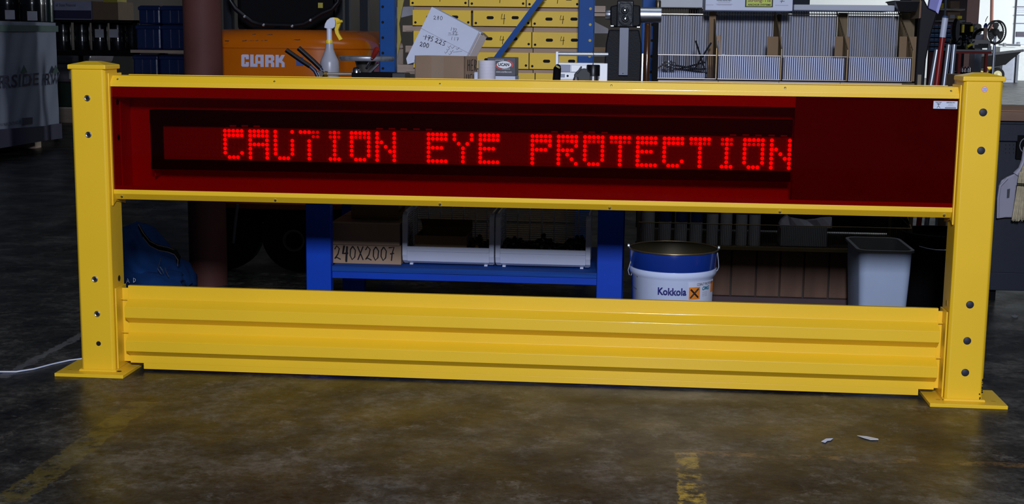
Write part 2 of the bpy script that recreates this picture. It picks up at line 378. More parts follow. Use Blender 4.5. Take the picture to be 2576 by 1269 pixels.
# the display module
D = MB()
fx0, fx1 = .128, 2.487
D.box(fx0, fx1, .100, .150, .944, .993); D.box(fx0, fx1, .100, .150, .772, .800); D.box(fx0, .173, .104, .150, .79, .96)
disp = D.build('display_module', mat('display_black', (.012, .012, .012), .5), S)
LEDB = mat('led_board', (.32, .08, .06), .5, var=.04, emit=.035, ecol=(1, .0, .0))  # faint red glow put into the board, which is no lamp itself
MB().box(.173, 2.4865, .118, .128, .799, .945).build('led_board', LEDB, disp)
mb = MB(); mb.box(.173, 2.4865, .104, .117, .9335, .9445); mb.box(.173, 2.4865, .104, .117, .7995, .8095)
mb.build('frame_lip', MATS['display_black'], disp)
FONT = {'C': '##### ##### #.... #.... #.... #...# .###.', 'A': '##### ##### #...# ##### #...# #...# #...#', 'U': '#...# #.... #...# #...# #...# #...# .###.',
 'T': '###dd ...dd ..#.. ..#.. ..#.. ..#.. ..#..', 't': '##### dd#dd ..#.. ..#.. ..#.. ..#.. ..#..', 'I': '.d#d. .d#d. ..#.. ..#.. ..#.. ..#.. .###.',
 'O': '##### #ddd# #...# #...# #...# #...# .###.', 'N': '#...# #...# ##..# #.#.# #..## #...# #...#', 'E': '##### ##### #.... ####. #.... #.... #####',
 'Y': '#...# #...# .#.#. ..#.. ..#.. ..#.. ..#..', 'P': '##### ##### #...# ####. #.... #.... #....', 'R': '##### #dd## #...# ####. #.#.. #..#. #...#'}
LON = mat('led_lit', (.9, .02, .02), .4, emit=5.5, ecol=(1, .02, .03)); LDIM = mat('led_half_lit', (.7, .02, .02), .4, emit=1.5, ecol=(1, .02, .03))
LOFF = mat('led_unlit_glow', (.30, .07, .06), .35, emit=.05, ecol=(1, 0, 0))  # dots that are off still get a slight painted-in red glow
col0, pitch = .408, (2.4813-.408)/130; row0, rp = .9190, (.9190-.8208)/6
lit = set()
def dot(mb, c, r, R):
    mb.lathe([(R, .0), (R*.94, -.0022), (R*.55, -.004)], (col0+c*pitch, .118, row0-r*rp), 10, 'y', capb=False)
msg = 'CAUTION EYE PROtECtION'
for i, ch in enumerate(msg):
    if ch == ' ': continue
    a, d = MB(), MB()
    for r, row in enumerate(FONT[ch].split()):
        for c, q in enumerate(row):
            if q == '#': dot(a, i*6+c, r, .0066); lit.add((i*6+c, r))
            if q == 'd': dot(d, i*6+c, r, .0062); lit.add((i*6+c, r))
    if d.v:                                  # half-lit dots share the letter's mesh as a second material
        n0 = len(a.f); a.add(d.v, d.f)
    o = a.build('lit_letter', LON, disp, smooth=50); tag(o, 'letter %s of glowing red dots' % ch.upper())
    if d.v:
        o.data.materials.append(LDIM)
        for k in range(n0, len(o.data.polygons)): o.data.polygons[k].material_index = 1
mb = MB()
for c in range(-14, 131):
    for r in range(7):
        if (c, r) not in lit and .18 < col0+c*pitch < 2.485: mb.lathe([(.0058, 0), (.004, -.0022)], (col0+c*pitch, .118, row0-r*rp), 6, 'y', capb=False)
tag(mb.build('unlit_dots', LOFF, disp), kind='stuff')
mb = MB()
for px, py in [(586,317),(616,317),(646,318),(955,324),(986,324),(1016,325),(1048,325),(1079,326),(1395,332),(1427,332),(1458,333),(1489,333),(1521,334),(1844,340),(1876,340),(1908,341),(1941,341),(1972,342)]:
    a, b_, c, d = rect(px-8, px+8, py-2, py+2, .104); mb.box(a, b_, .1015, .104, c, d)
tag(mb.build('board_clips', mat('clip_red_glow', (.35, .1, .08), .5, emit=.04, ecol=(1, 0, 0)), disp), kind='stuff')  # clips carry a weak added red glow though they emit nothing

# cord and litter on the floor
def fl(px, py, z=0):
    d = FW+RT*((px-1288)/FPX)+UP*((634.5-py)/FPX); return CAM+d*((z-CAM.z)/d.z)
pts = [fl(-60, 934, .004), fl(0, 936, .004), fl(40, 936, .004), fl(85, 929, .004), fl(130, 917, .004), fl(175, 907, .004), fl(207, 903, .006), Vector((-.14, .26, .006))]
tag(MB().tube(pts, .0032, 8).build('power_cord', WHC, smooth=60), 'thin white power cord on the floor running left from the left guard post', 'cord')
def scrap(pts, label, nm, mt):
    ps = [fl(*p, z=.0022) for p in pts]; tag(MB().prism(ps, (0, 0, .0012)).build(nm, mt), label, 'litter')
scrap([(2066, 1112), (2078, 1105), (2096, 1104), (2090, 1109), (2082, 1110), (2076, 1115)], 'small white paper scrap lying on the floor below the guard rail', 'paper_scrap', WHC)
scrap([(2156, 1097), (2180, 1099), (2209, 1105), (2210, 1108), (2190, 1108), (2172, 1103)], 'narrow curled silvery paper strip on the floor, right of the small white scrap', 'paper_strip', mat('foil', (.5, .55, .62), .35))
scrap([(2543, 795), (2553, 793), (2563, 796), (2557, 800), (2548, 799)], 'small shiny metal tag on the floor right of the right guard post', 'metal_tag', STL)
scrap([(2000, 753), (2016, 750), (2020, 752), (2008, 756)], 'tiny reddish candy wrapper at the foot of the wood panelled display unit', 'wrapper', mat('pink_foil', (.5, .2, .25), .4))
# ================================================================== things behind the barrier
def bxp(name, mt, px0, px1, pt, pb, Y, depth, parent=None, bev=0, **k):
    a, b_, c, d = rect(px0, px1, pt, pb, Y)
    return MB().box(a, b_, Y, Y+depth, c, d).build(name, mt, parent, bev=bev, **k)
# ---- building column
cc = at(520, 400, 1.9)
colm = mat('red_oxide_paint', (.085, .030, .026), .65, spec=.2, var=.25, vs=5, bump=.1, bs=20)
t = tag(MB().tube([(cc.x-.005, 1.9, 0), (cc.x-.005, 1.9, 4)], .0955, 40).build('steel_column', colm, smooth=60), 'thick round dark red steel column standing on the floor beside the forklift', 'column')

# ---- work table
T = thing('work_table', (1.2, 1.25, 0), 'blue steel work table with a plywood lower shelf, behind the sign', 'table')
lx = [(rect(770, 832, 600, 700, .9)[:2]), (rect(1502, 1566, 600, 700, .9)[:2])]
for x0, x1 in lx:
    for y0 in (.9, 1.62):
        MB().box(x0, x1, y0, y0+.05, .0, 1.03).build('leg', BLU, T, bev=.003)
x0, x1 = lx[0][0], lx[1][1]; xi, xj = lx[0][1], lx[1][0]
PLY = mat('blue_stained_plywood', (.004, .05, .26), .7, var=.35, spec=.2, vs=20, stretch=(.2, 1, 8))
MB().box(xi-.002, xj+.002, .925, 1.66, .256, .279).build('shelf_board', PLY, T, bev=.001)
for y in (.927, 1.62): MB().box(xi, xj, y, y+.03, .226, .2545).build('shelf_beam', BLU, T, bev=.001)
for y in (.91, 1.62): MB().box(xi, xj, y, y+.03, .96, 1.03).build('top_beam', BLU, T)
TOP = 1.07
MB().box(x0-.02, x1+.05, .86, 1.72, 1.03, TOP).build('table_top', mat('worn_table_top', (.10, .08, .06), .6, var=.3), T, bev=.002)

# ---- things on the lower shelf
def carton(name, px0, px1, pt, pb, Y, depth, label, mt=CARD, zb=None, group=None, seam=True, cat='box'):
    a, b_, c, d = rect(px0, px1, pt, pb, Y)
    if zb is not None: c = zb
    t = thing(name, ((a+b_)/2, Y+depth/2, c), label, cat, group)
    MB().box(a, b_, Y, Y+depth, c, d).build('carton_body', mt, t, bev=.002)
    if seam: MB().box(a+.004, b_-.004, Y+depth/2-.001, Y+depth/2+.001, d-.0005, d+.0008).build('lid_seam', INK, t)
    return t, (a, b_, c, d)
zs = .2795
t, q = carton('cardboard_box', 834, 1009, 617, 667, 1.0, .45, 'brown cardboard box marked 240X2007 on the lower shelf of the blue table', zb=zs)
mb = hand('240X2007', (q[0]+.012, .9985, q[2]+.018), X, Z, .0345, .060, .0027)
hand('4', (q[0]+.049, .9985, q[2]+.014), X, Z, .034, .066, .0042, mb); mb.build('pen_writing', INK, t)
t, q2 = carton('cardboard_box', 831, 1005, 562, 614, .99, .46, 'plain closed cardboard box resting on the marked 240X2007 box', mt=CARD, zb=q[3]+.001)
carton('cardboard_box', 883, 1003, 505, 560, 1.12, .3, 'smaller plain cardboard box topmost of the stack left of the white bins', mt=CARD2, zb=q2[3]+.001)

def storage_bin(px0, px1, label):
    Yf, dp = 1.0, .33
    a, b_, _, _ = rect(px0, px1, 550, 680, Yf); z0 = zs+.006; zt = z0+.232; zl = z0+.078
    t = thing('storage_bin', ((a+b_)/2, Yf+dp/2, zs), label, 'bin', 'white plastic storage bins')
    # scoop front with rounded foot
    prof = [(Yf+.03, z0), (Yf+.008, z0+.012), (Yf, z0+.035), (Yf, zl-.022), (Yf-.006, zl-.020), (Yf-.006, zl), (Yf+.006, zl), (Yf+.006, z0+.03), (Yf+.03, z0+.006)]
    MB().prism([(a+.022, y, z) for y, z in prof], (b_-a-.044, 0, 0)).build('front_panel', WHP, t, smooth=40)
    MB().box(a+.006, b_-.006, Yf+.03, Yf+dp, z0, z0+.006).build('bin_floor', WHP, t)
    for s, x in ((0, a), (1, b_-.022)):
        # side frame: rounded front corner post + open slatted side
        o = [(Yf+.03, z0), (Yf+.006, z0+.014), (Yf-.004, z0+.04), (Yf-.004, zt-.05), (Yf+.004, zt-.02), (Yf+.02, zt-.008), (Yf+.03, zt-.004)]
        MB().prism([(x, y, z) for y, z in o]+[(x, Yf+.03, z0)][:0], (.022, 0, 0)).build('corner_post', WHP, t, bev=.003)
        xs = x+.006 if s == 0 else x+.010
        MB().box(xs, xs+.007, Yf+.03, Yf+dp, zt-.022, zt).build('side_rail', WHP, t)
        mb = MB()
        for k in range(20): mb.box(xs+.001, xs+.005, Yf+.03, Yf+dp, z0+.01+k*.0100, z0+.0145+k*.0100)
        for k in range(4): mb.box(xs, xs+.006, Yf+.05+k*.08, Yf+.058+k*.08, z0, zt)
        tag(mb.build('side_slats', WHP, t), kind='stuff')
    mb = MB()
    for k in range(21): mb.box(a+.01, b_-.01, Yf+dp-.006, Yf+dp-.001, z0+.008+k*.0098, z0+.0125+k*.0098)
    for k in range(8):
        x = a+.01+(b_-a-.026)*k/7; mb.box(x, x+.006, Yf+dp-.007, Yf+dp, z0, zt)
    tag(mb.build('back_slats', WHP, t), kind='stuff')
    MB().box(a+.008, b_-.008, Yf+dp-.008, Yf+dp+.002, zt-.006, zt+.014).build('back_rail', WHP, t, bev=.002)
    for x in (a+.03, b_-.045):
        MB().box(x, x+.014, Yf+.02, Yf+.05, zs, z0).build('foot', WHP, t)
    return a, b_, z0, Yf, dp
B1 = storage_bin(1012, 1243, 'white slatted plastic bin holding an open cardboard box, beside the brown boxes')
B2 = storage_bin(1246, 1486, 'white slatted plastic bin half full of black parts, beside the right blue leg')
def heap(name, mt, x0, x1, y0, y1, z0, h, n, label, r=.010, cat='parts'):
    mb = MB()
    for k in range(n):
        x = random.uniform(x0+r, x1-r); y = random.uniform(y0+r, y1-r); q = random.random()
        z = z0+r+q*h*(.55+.45*math.sin((x-x0)*21+1)**2)
        M = Matrix.Translation((x, y, z)) @ Matrix.Rotation(random.random()*6, 4, Vector((random.random(), random.random(), .3)).normalized())
        ring = [M @ Vector((r*.9*math.cos(j*math.pi/3), r*.9*math.sin(j*math.pi/3), zz)) for zz in (-r*.6, r*.6) for j in range(6)]
        mb.loft([ring[:6], ring[6:]])
    return tag(mb.build(name, mt), label, cat, kind='stuff')
heap('black_fittings', mat('black_oxide', (.012, .012, .013), .5, .3), B2[0]+.02, B2[1]-.02, B2[3]+.012, B2[3]+.31, B2[2]+.007, .085, 900, 'heap of small black metal fittings filling the right white bin', r=.010)
heap('brass_fittings', mat('brown_brass', (.14, .08, .03), .5, .5), B1[1]-.125, B1[1]-.02, B1[3]+.012, B1[3]+.31, B1[2]+.007, .075, 260, 'heap of small brownish metal fittings at the right of the left white bin', r=.009)
t = thing('open_box', (1.15, 1.15, B1[2]+.007), 'open topped cardboard box sitting inside the left white bin', 'box')
a, b_, c, d = rect(1046, 1176, 592, 640, 1.06); c = B1[2]+.0075
for nm, v in (('front_side', (a, b_, 1.03, 1.034, c, d)), ('back_side', (a, b_, 1.24, 1.244, c, d+.015)), ('left_side', (a, a+.004, 1.034, 1.24, c, d)), ('right_side', (b_-.004, b_, 1.034, 1.24, c, d)), ('bottom', (a+.004, b_-.004, 1.034, 1.24, c, c+.004))):
    MB().box(*v).build(nm, CARD2, t)
MB().prism([(a, 1.242, d+.015), (b_, 1.242, d+.015), (b_+.002, 1.21, d+.05), (a-.002, 1.21, d+.05)], (0, .003, .001)).build('raised_flap', CARD2, t)

# ---- blue duffel bag
bag = mat('blue_canvas', (.003, .026, .105), .9, var=.3, bump=.8, bs=11, spec=.15)
def blob(cx, cy, cz, sx, sy, sz, seed, rows=14, n=28, amp=.12, flat=True):
    rnd = random.Random(seed); ph = [rnd.random()*6 for _ in range(6)]; rings = []
    for i in range(rows+1):
        th = math.pi*i/rows; rr = math.sin(th)**.7+.02; zz = -math.cos(th); ring = []
        for j in range(n):
            q = 2*math.pi*j/n; k = 1+amp*(math.sin(3*q+ph[0]+zz*3)+.7*math.sin(5*q+ph[1]-zz*5)+.4*math.sin(9*q+ph[2]+zz*7))
            ring.append((cx+sx*rr*math.cos(q)*k, cy+sy*rr*math.sin(q)*k, max(cz+sz*zz*(1+amp*.6*math.sin(2*q+ph[3])), .002 if flat else -9)))
        rings.append(ring)
    return rings
bc = at(360, 660, 1.55)
t = thing('duffel_bag', (bc.x-.02, 1.6, 0), 'crumpled blue canvas tool bag with dark zip on the floor behind the left post', 'bag')
# sagging body: cross-sections along x
rings = []
xs = [at(px, 650, 1.5).x for px in (262, 285, 315, 345, 375, 405, 430, 450, 463)]
hs = [(.27, .19), (.32, .22), (.335, .23), (.34, .23), (.25, .22), (.19, .20), (.17, .16), (.13, .12), (.07, .05)]
for i, (x, (h, dd)) in enumerate(zip(xs, hs)):
    ring = []
    for j in range(36):
        q = 2*math.pi*j/36; k = 1+.08*math.sin(5*q+i)+.06*math.sin(9*q-i*1.7)
        ring.append((x+.012*math.sin(3*q+i), 1.60+dd*math.cos(q)*k, max(.003, h/2+h/2*math.sin(q)*k*(1.0 if math.sin(q) > 0 else 1.2))))
    rings.append(ring)
MB().loft(rings).build('bag_body', bag, t, smooth=70)
zp = [at(px, py, Yb) for px, py, Yb in ((350, 570, 1.42), (362, 592, 1.38), (378, 612, 1.385), (400, 623, 1.40), (425, 628, 1.40), (440, 634, 1.41), (449, 648, 1.42), (448, 663, 1.43))]
MB().tube(zp, [.006, .009, .011, .012, .012, .013, .012, .007], 8).build('zip_opening', BLKM, t, smooth=60)
for k, dv in enumerate((-.010, .012)):
    MB().tube([p+Vector((0, -.008, -dv)) for p in zp], .0016, 5).build('zip_edge', mat('zip_tan', (.18, .14, .12), .6), t)
st = [at(px, py, 1.36) for px, py in ((404, 650), (400, 668), (396, 676), (405, 690), (412, 690), (408, 680), (402, 672))]
MB().tube(st, .0018, 5).build('strap_buckle', STL, t)
st = [at(px, py, 1.36) for px, py in ((415, 673), (418, 685), (424, 697))]
MB().tube(st, .002, 5).build('strap_buckle', STL, t)
MB().loft(blob(at(370, 700, 1.42).x, 1.45, .075, .18, .14, .07, 5)).build('bag_flap', bag, t, smooth=70)
p = at(318, 713, 1.29)
hand('A D', (p.x, 1.29, p.z), X+Z*.12, Z, .0165, .022, .0014).build('bag_lettering', WHC, t)

# ---- paint pail
pc = at(1695, 612, .62); PX, PY, PR = pc.x, .62, .178
t = thing('metal_pail', (PX, PY, 0), 'open white metal pail with a blue band and hazard label, on the floor', 'pail')
zt = .447; zb = at(1695, 692, PY-PR).z
MB().lathe([(.150, 0), (.155, .004), (.163, zb-.03), (.172, zb-.020), (.176, zb-.008), (.174, zb+.004), (.170, zb+.006)], (PX, PY, 0), 64, capt=False).build('pail_body', mat('white_enamel', (.62, .70, .92), .18, var=.02, coat=.5), t, smooth=50)
MB().lathe([(.1705, zb+.004), (.173, zb+.01), (.1765, zt-.008)], (PX, PY, 0), 64, capb=False, capt=False).build('blue_band', mat('blue_enamel', (.006, .03, .22), .2, var=.05, coat=.5), t, smooth=50)
MB().lathe([(.130, .01), (.158, zb-.05), (.168, zb+.01), (.172, zt-.006)], (PX, PY, 0), 64, capb=True, capt=False).build('pail_inside', mat('gold_lacquer', (.05, .04, .018), .5, .5), t, smooth=50)
MB().tube([(PX+PR*math.cos(q*math.pi/32), PY+PR*math.sin(q*math.pi/32), zt-.004) for q in range(65)], .0035, 8, False).build('rolled_rim', mat('brass_rim', (.35, .26, .14), .3, .9), t, smooth=60)
for s in (-1, 1):
    ex = PX+s*.180
    MB().lathe([(.009, -.004), (.008, .003)], (ex, PY-.01, zb+.085), 12, 'x').build('handle_ear', STL, t)
    w = [at(px, py, PY-.03) for px, py in (((1591, 643), (1586, 660), (1580, 680), (1583, 692), (1588, 693), (1590, 680), (1589, 660), (1588, 645)) if s < 0 else ((1805, 636), (1807, 655), (1808, 672), (1805, 680), (1802, 683)))]
    MB().tube(w, .0022, 6).build('bail_wire', GALV, t, smooth=60)
def cyl_wrap(p):    # bend a flat print round the pail
    q = (p.x-PX)/.166; r = .1605+(p.z/ (zb-.03))*.0042+(PY-.2-p.y)
    r = .1585+(.1635-.1585)*min(1, p.z/(zb-.03))+ (PY-PR-p.y)
    return Vector((PX+r*math.sin(q), PY-r*math.cos(q), p.z))
def px2s(px, z=.15):   # pixel column -> unrolled x on the pail
    g = at(px, 740, PY-PR).x-PX; return PX+math.asin(max(-.98, min(.98, g/.166)))*.166
def zpy(py): return at(1700, py, PY-PR).z
Yp = PY-PR-.0028
def grid_patch(x0, x1, z0, z1, d):
    mb = MB(); n = 14; vs = [cyl_wrap(Vector((x0+(x1-x0)*i/n, Yp-d, z))) for z in (z0, z1) for i in range(n+1)]
    vb = [cyl_wrap(Vector((x0+(x1-x0)*i/n, Yp-d+.0006, z))) for z in (z0, z1) for i in range(n+1)]
    N = len(vs); mb.add(vs+vb, [(i, i+1, n+2+i, n+1+i) for i in range(n)]+[(N+i, N+n+1+i, N+n+2+i, N+i+1) for i in range(n)]); return mb
text_mb('Kokkola', px2s(1655), px2s(1727), zpy(746), zpy(727), Yp, bold=.03, wrap=cyl_wrap).build('pail_lettering', NAVY, t)
lb = grid_patch(px2s(1732), px2s(1797), zpy(790), zpy(713), 0).build('pail_label', WHC, t); tag(lb, 'white label with an orange hazard square')
grid_patch(px2s(1733.5), px2s(1762), zpy(757), zpy(726), .0006).build('hazard_square', mat('hazard_orange', (.75, .22, .02), .5), lb)
def wtube(mb, ps, r): mb.tube([cyl_wrap(Vector((px2s(a), Yp-.0014, zpy(b_)))) for a, b_ in ps], r, 4)
mb = MB(); wtube(mb, [(1737, 753), (1747.5, 741.5), (1758, 730)], .0035); wtube(mb, [(1738, 731), (1748, 742), (1757, 752)], .0035); mb.build('hazard_cross', INK, lb)
text_mb('COBALT FINE POWDER', px2s(1754), px2s(1795), zpy(723), zpy(716.5), Yp, bold=.01, wrap=cyl_wrap).build('label_title', INK, lb)
text_mb('OMG', px2s(1768), px2s(1786), zpy(736), zpy(726), Yp, bold=.04, shear=.3, wrap=cyl_wrap).build('label_logo', mat('teal_print', (.0, .15, .22), .5), lb)
mb = MB()
for i in range(5): wtube(mb, [(1768, 740+i*2.6), (1780, 740+i*2.6)], .0004)
mb.build('label_small_print', mat('grey_print', (.3, .3, .35), .7), lb)
grid_patch(px2s(1790.5), px2s(1796.9), zpy(745), zpy(718), .0006).build('hazard_square', MATS['hazard_orange'], lb)
mb = MB(); wtube(mb, [(1592, 690), (1596, 692), (1600, 698), (1602, 706)], .0016); wtube(mb, [(1592, 706), (1604, 709)], .0006); wtube(mb, [(1592, 738), (1602, 741)], .0006); mb.build('side_logo', mat('dark_green_print', (.01, .05, .04), .5), t)

# ---- waste bins
def rrect(x0, x1, y0, y1, r, z, n=5):
    out = []
    for cx, cy, a0 in ((x1-r, y1-r, 0), (x0+r, y1-r, 90), (x0+r, y0+r, 180), (x1-r, y0+r, 270)):
        for k in range(n+1):
            q = math.radians(a0+90*k/n); out.append((cx+r*math.cos(q), cy+r*math.sin(q), z))
    return out
a, b_, _, _ = rect(2160, 2306, 600, 630, .95); h = .405
WBM = mat('grey_waste_plastic', (.33, .40, .54), .55, var=.04)
t = thing('waste_bin', ((a+b_)/2, 1.15, 0), 'tall pale grey plastic wastebasket with a rounded rim, right of the white pail', 'bin')
dp = .40; y0 = .95
MB().loft([rrect(a+.027, b_-.027, y0+.03, y0+dp-.03, .025, 0), rrect(a+.012, b_-.012, y0+.012, y0+dp-.012, .035, h*.75), rrect(a+.008, b_-.008, y0+.008, y0+dp-.008, .045, h-.012)], capt=False).build('bin_body', WBM, t, smooth=50)
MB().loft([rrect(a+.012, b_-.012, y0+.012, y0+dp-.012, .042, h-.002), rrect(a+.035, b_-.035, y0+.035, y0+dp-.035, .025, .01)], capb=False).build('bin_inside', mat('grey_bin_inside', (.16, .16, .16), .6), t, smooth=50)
MB().loft([rrect(a+.008, b_-.008, y0+.008, y0+dp-.008, .045, h-.014), rrect(a-.002, b_+.002, y0-.002, y0+dp+.002, .05, h-.012), rrect(a-.002, b_+.002, y0-.002, y0+dp+.002, .05, h-.002), rrect(a+.002, b_-.002, y0+.002, y0+dp-.002, .048, h), rrect(a+.012, b_-.012, y0+.012, y0+dp-.012, .04, h-.002)], False, False).build('bin_rim', mat('bin_rim_grey', (.17, .17, .18), .5), t, smooth=50)
c = at(2345, 600, 1.45)
t = thing('trash_can', (c.x+.05, 1.45, 0), 'round black trash can mostly hidden behind the right guard post', 'bin')
MB().lathe([(.15, 0), (.19, .40), (.195, .41), (.195, .425), (.18, .425)], (c.x+.05, 1.45, 0), 32, capt=False).build('can_body', BLKM, t, smooth=50)
MB().tube([at(px, py, 1.24) for px, py in ((2312, 620), (2330, 625), (2352, 629), (2376, 630), (2400, 627))], .0018, 5).build('can_handle', GALV, t)

# ---- wire display unit (panelled base, wire basket, upper wire bins)
U = thing('display_unit', (2.6, 1.6, 0), 'wire display unit with a wood panelled base, wire basket and upper wire bins', 'shelving')
gx = [1718, 1779, 1839, 1902, 1962, 2022, 2085, 2147, 2208]; gx = [1596, 1657]+gx
WPN = mat('brown_wood_panel', (.10, .052, .032), .6, var=.3, spec=.25, vs=18, stretch=(1, 1, .12))
xsP = [at(g, 690, 1.45).x for g in gx]
for i in range(len(xsP)-1): MB().box(xsP[i]+.004, xsP[i+1]-.004, 1.45, 1.462, .10, .335).build('plank', WPN, U, bev=.0015)
MB().box(xsP[0], xsP[-1], 1.461, 1.48, .09, .34).build('plank_backing', mat('dark_backing', (.03, .02, .015), .8), U)
MB().box(xsP[0], xsP[-1], 1.445, 1.49, 0, .095).build('kick_board', mat('purple_brown', (.05, .025, .03), .7), U)
zt = .345
ux0, ux1 = at(1606, 600, 1.4).x, at(2292, 600, 1.4).x
MB().box(ux0, ux1, 1.40, 1.42, .322, .338).build('shelf_edge', mat('gold_brown_edge', (.18, .13, .05), .5, .3), U)
MB().box(ux0, ux1, 1.42, 1.95, .324, .334).build('lower_shelf', mat('shelf_dark', (.05, .035, .02), .7), U)
zr = at(1950, 568, 1.40).z
mb = MB(); n = 150
for k in range(n+1):
    x = ux0+(ux1-ux0)*k/n; mb.tube([(x, 1.405, .337), (x, 1.405, zr)], .0009, 4, False)
tag(mb.build('basket_wires', WIRE2, U), kind='stuff')
MB().tube([(ux0, 1.9, zr+.03), (ux0, 1.405, zr), (ux1, 1.405, zr), (ux1+.0, 1.9, zr+.03)], .0024, 6).build('basket_rim', WIRE, U)
MB().tube([(ux1, 1.405, zr), (ux1-.03, 1.55, zr+.14)], .0022, 6).build('basket_brace', WIRE, U)
for x in (ux0, ux1):
    for y in (1.42, 1.93): MB().box(x-.008, x+.008, y, y+.015, 0, 1.13).build('frame_post', WIRE2, U)
MB().box(xsP[0], ux1, 1.955, 1.965, .34, 1.02).build('back_board', mat('dark_back_board', (.035, .025, .02), .9), U)
# upper shelf
YU, YB = 1.32, 1.72
ZB = at(1950, 203, YU).z
wx0, wx1 = at(1655, 205, YU).x, at(2268, 208, YU).x
for k in range(4):
    xa_, xb_ = wx0+(wx1-wx0)*k/4, wx0+(wx1-wx0)*(k+1)/4
    MB().box(xa_+.001, xb_-.001, YU-.012, YU+.02, ZB-.03, ZB-.004).build('timber_edge', mat('whitish_timber', (.50, .43, .38), .8, var=.12, vs=20, stretch=(.2, 1, 3)), U)
MB().box(wx0, wx1+.06, YU+.02, 1.95, ZB-.03, ZB-.004).build('upper_shelf', mat('shelf_dark2', (.10, .08, .06), .7), U)
xg = [at(px, 170, YU).x for px in (1652, 1803, 1966, 2132, 2296)]
xbk = [(1655, 1790), (1800, 1948), (1963, 2103), (2132, 2258)]
ribm = mat('white_corrugated', (.34, .36, .43), .6, var=.03)
zt2 = at(1950, 141, YU).z
for i, (p0, p1) in enumerate(xbk):
    a, b_, c, d = rect(p0, p1, 40, 142, YB)
    mb = MB(); n = 24; vs = []
    for k in range(n*4+1):
        x = a+(b_-a)*k/(n*4); vs += [(x, YB+(.0035 if k % 4 in (1, 2) else 0), ZB), (x, YB+(.0035 if k % 4 in (1, 2) else 0), d)]
    mb.add(vs, [(2*k, 2*k+2, 2*k+3, 2*k+1) for k in range(n*4)])
    mb.box(a, b_, YB+.006, YB+.010, ZB, d); mb.build('corrugated_back', ribm, U)
    mb = MB(); d2 = at((p0+p1)/2, 20 if i < 2 else 28, YB).z; n = 22
    for k in range(n+1):
        x = a+(b_-a)*k/n
        mb.tube([(x, YB-.010, ZB+.002), (x, YB-.010, d2-.012), (x, YB+.006, d2)], .0013, 4, False)
    tag(mb.build('back_wires', WIRE2, U), kind='stuff')
    for z in (d+.008, d2): MB().tube([(a-.01, YB-.012, z), (b_+.01, YB-.012, z)], .0026, 6).build('back_rail', mat('shiny_wire', (.6, .55, .45), .25, 1), U)
    # front grid
    xa_, xb_ = xg[i]+.004, xg[i+1]-.006; zl = ZB+.002
    mb = MB(); n = 29
    for k in range(n+1):
        x = xa_+(xb_-xa_)*k/n; mb.tube([(x, YU, zl), (x, YU, zt2)], .0018, 4, False)
    tag(mb.build('front_wires', mat('dark_front_wire', (.06, .045, .05), .5, .4), U), kind='stuff')
    for z in (zl+.002, zt2): MB().tube([(xa_, YU-.002, z), (xb_, YU-.002, z)], .0024, 6).build('front_rail', mat('mid_wire', (.40, .36, .32), .3, .9), U)
    # side divider frame and wires
    xq = xb_+.003
    MB().tube([(xq, YU, zl), (xq, YU, zt2+.03), (xq, YU+.12, zt2+.09), (xq, YB, d2)], .003, 6).build('divider_frame', WIRE, U)
    mb = MB()
    for k in range(14):
        y = YU+.02+(YB-YU-.02)*k/13; mb.tube([(xq, y, zl), (xq, y, zt2+min(.09, .03+.06*(y-YU)/.12) if y < YU+.12 else zt2+.09+(d2-zt2-.09)*(y-YU-.12)/(YB-YU-.12))], .0013, 4, False)
    tag(mb.build('divider_wires', WIRE, U), kind='stuff')
    # cardboard liner between bins
    a2, b2, c2, d2_ = rect(*((1783, 1800, 30, 142), (1930, 1965, 92, 142), (2100, 2137, 92, 142), (2262, 2305, 92, 142))[i], YB-.12 if i == 0 else YU+.15)
    yy = YB-.12 if i == 0 else YU+.15
    MB().box(a2, b2, yy, yy+.004, ZB, d2_).build('cardboard_liner', CARD2, U, bev=.001)
for p0, p1, pt in ((1790, 1804, 35), (1947, 1963, 36), (2107, 2131, 32), (2262, 2300, 32)):
    a, b_, c, d = rect(p0, p1, pt, 140, YB+.02); MB().box(a, b_, YB+.02, YB+.026, ZB, d).build('brown_backing', mat('brown_backing', (.14, .10, .05), .8, stretch=(8, 1, .2), var=.3), U)
a2 = at(1812, 92, YU+.1); 
MB().prism([at(px, py, YU+.12) for px, py in ((1801, 92), (1813, 88), (1813, 140), (1806, 140), (1809, 120), (1808, 105))], (0, .01, 0)).build('torn_liner', CARD, U)
# white open trays in the upper bins
for i, (p0, p1, pt, lab) in enumerate(((1653, 1772, 183, 'shallow white tray under the threaded rods in the leftmost wire bin'), (1808, 1961, 143, 'white card tray holding round white caps, second wire bin from the left'),
        (1971, 2124, 146, 'white card tray in the third wire bin from the left'), (2136, 2290, 147, 'white card tray in the rightmost wire bin'))):
    a, b_, c, d = rect(p0, p1, pt, 200, YU+.01)
    t = thing('card_tray', ((a+b_)/2, YU+.15, ZB), lab, 'tray', 'white card trays in wire bins'); q = YU+.008; e = YB-.06
    for nm, v in (('front_side', (a, b_, q, q+.004, ZB, d)), ('back_side', (a, b_, e, e+.004, ZB, d)), ('left_side', (a, a+.004, q+.004, e, ZB, d)), ('right_side', (b_-.004, b_, q+.004, e, ZB, d))): MB().box(*v).build(nm, mat('tray_white', (.55, .61, .82), .7, var=.03), t)
    MB().box(a+.004, b_-.004, q+.004, e, ZB, ZB+.003).build('tray_floor', MATS['tray_white'], t)
for k, (px, py, lab) in enumerate(((1820, 139, 'leftmost'), (1829, 141, 'middle'), (1862, 141, 'rightmost'))):
    p = at(px, py, YU+.06); tag(MB().lathe([(.016, -.035), (.015, 0), (.011, .008), (.004, .011)], (p.x, YU+.06+k*.03, p.z-.006), 16).build('plastic_disc', WHP, smooth=60), '%s of the three round white caps showing above the tray' % lab, 'disc', 'white discs')
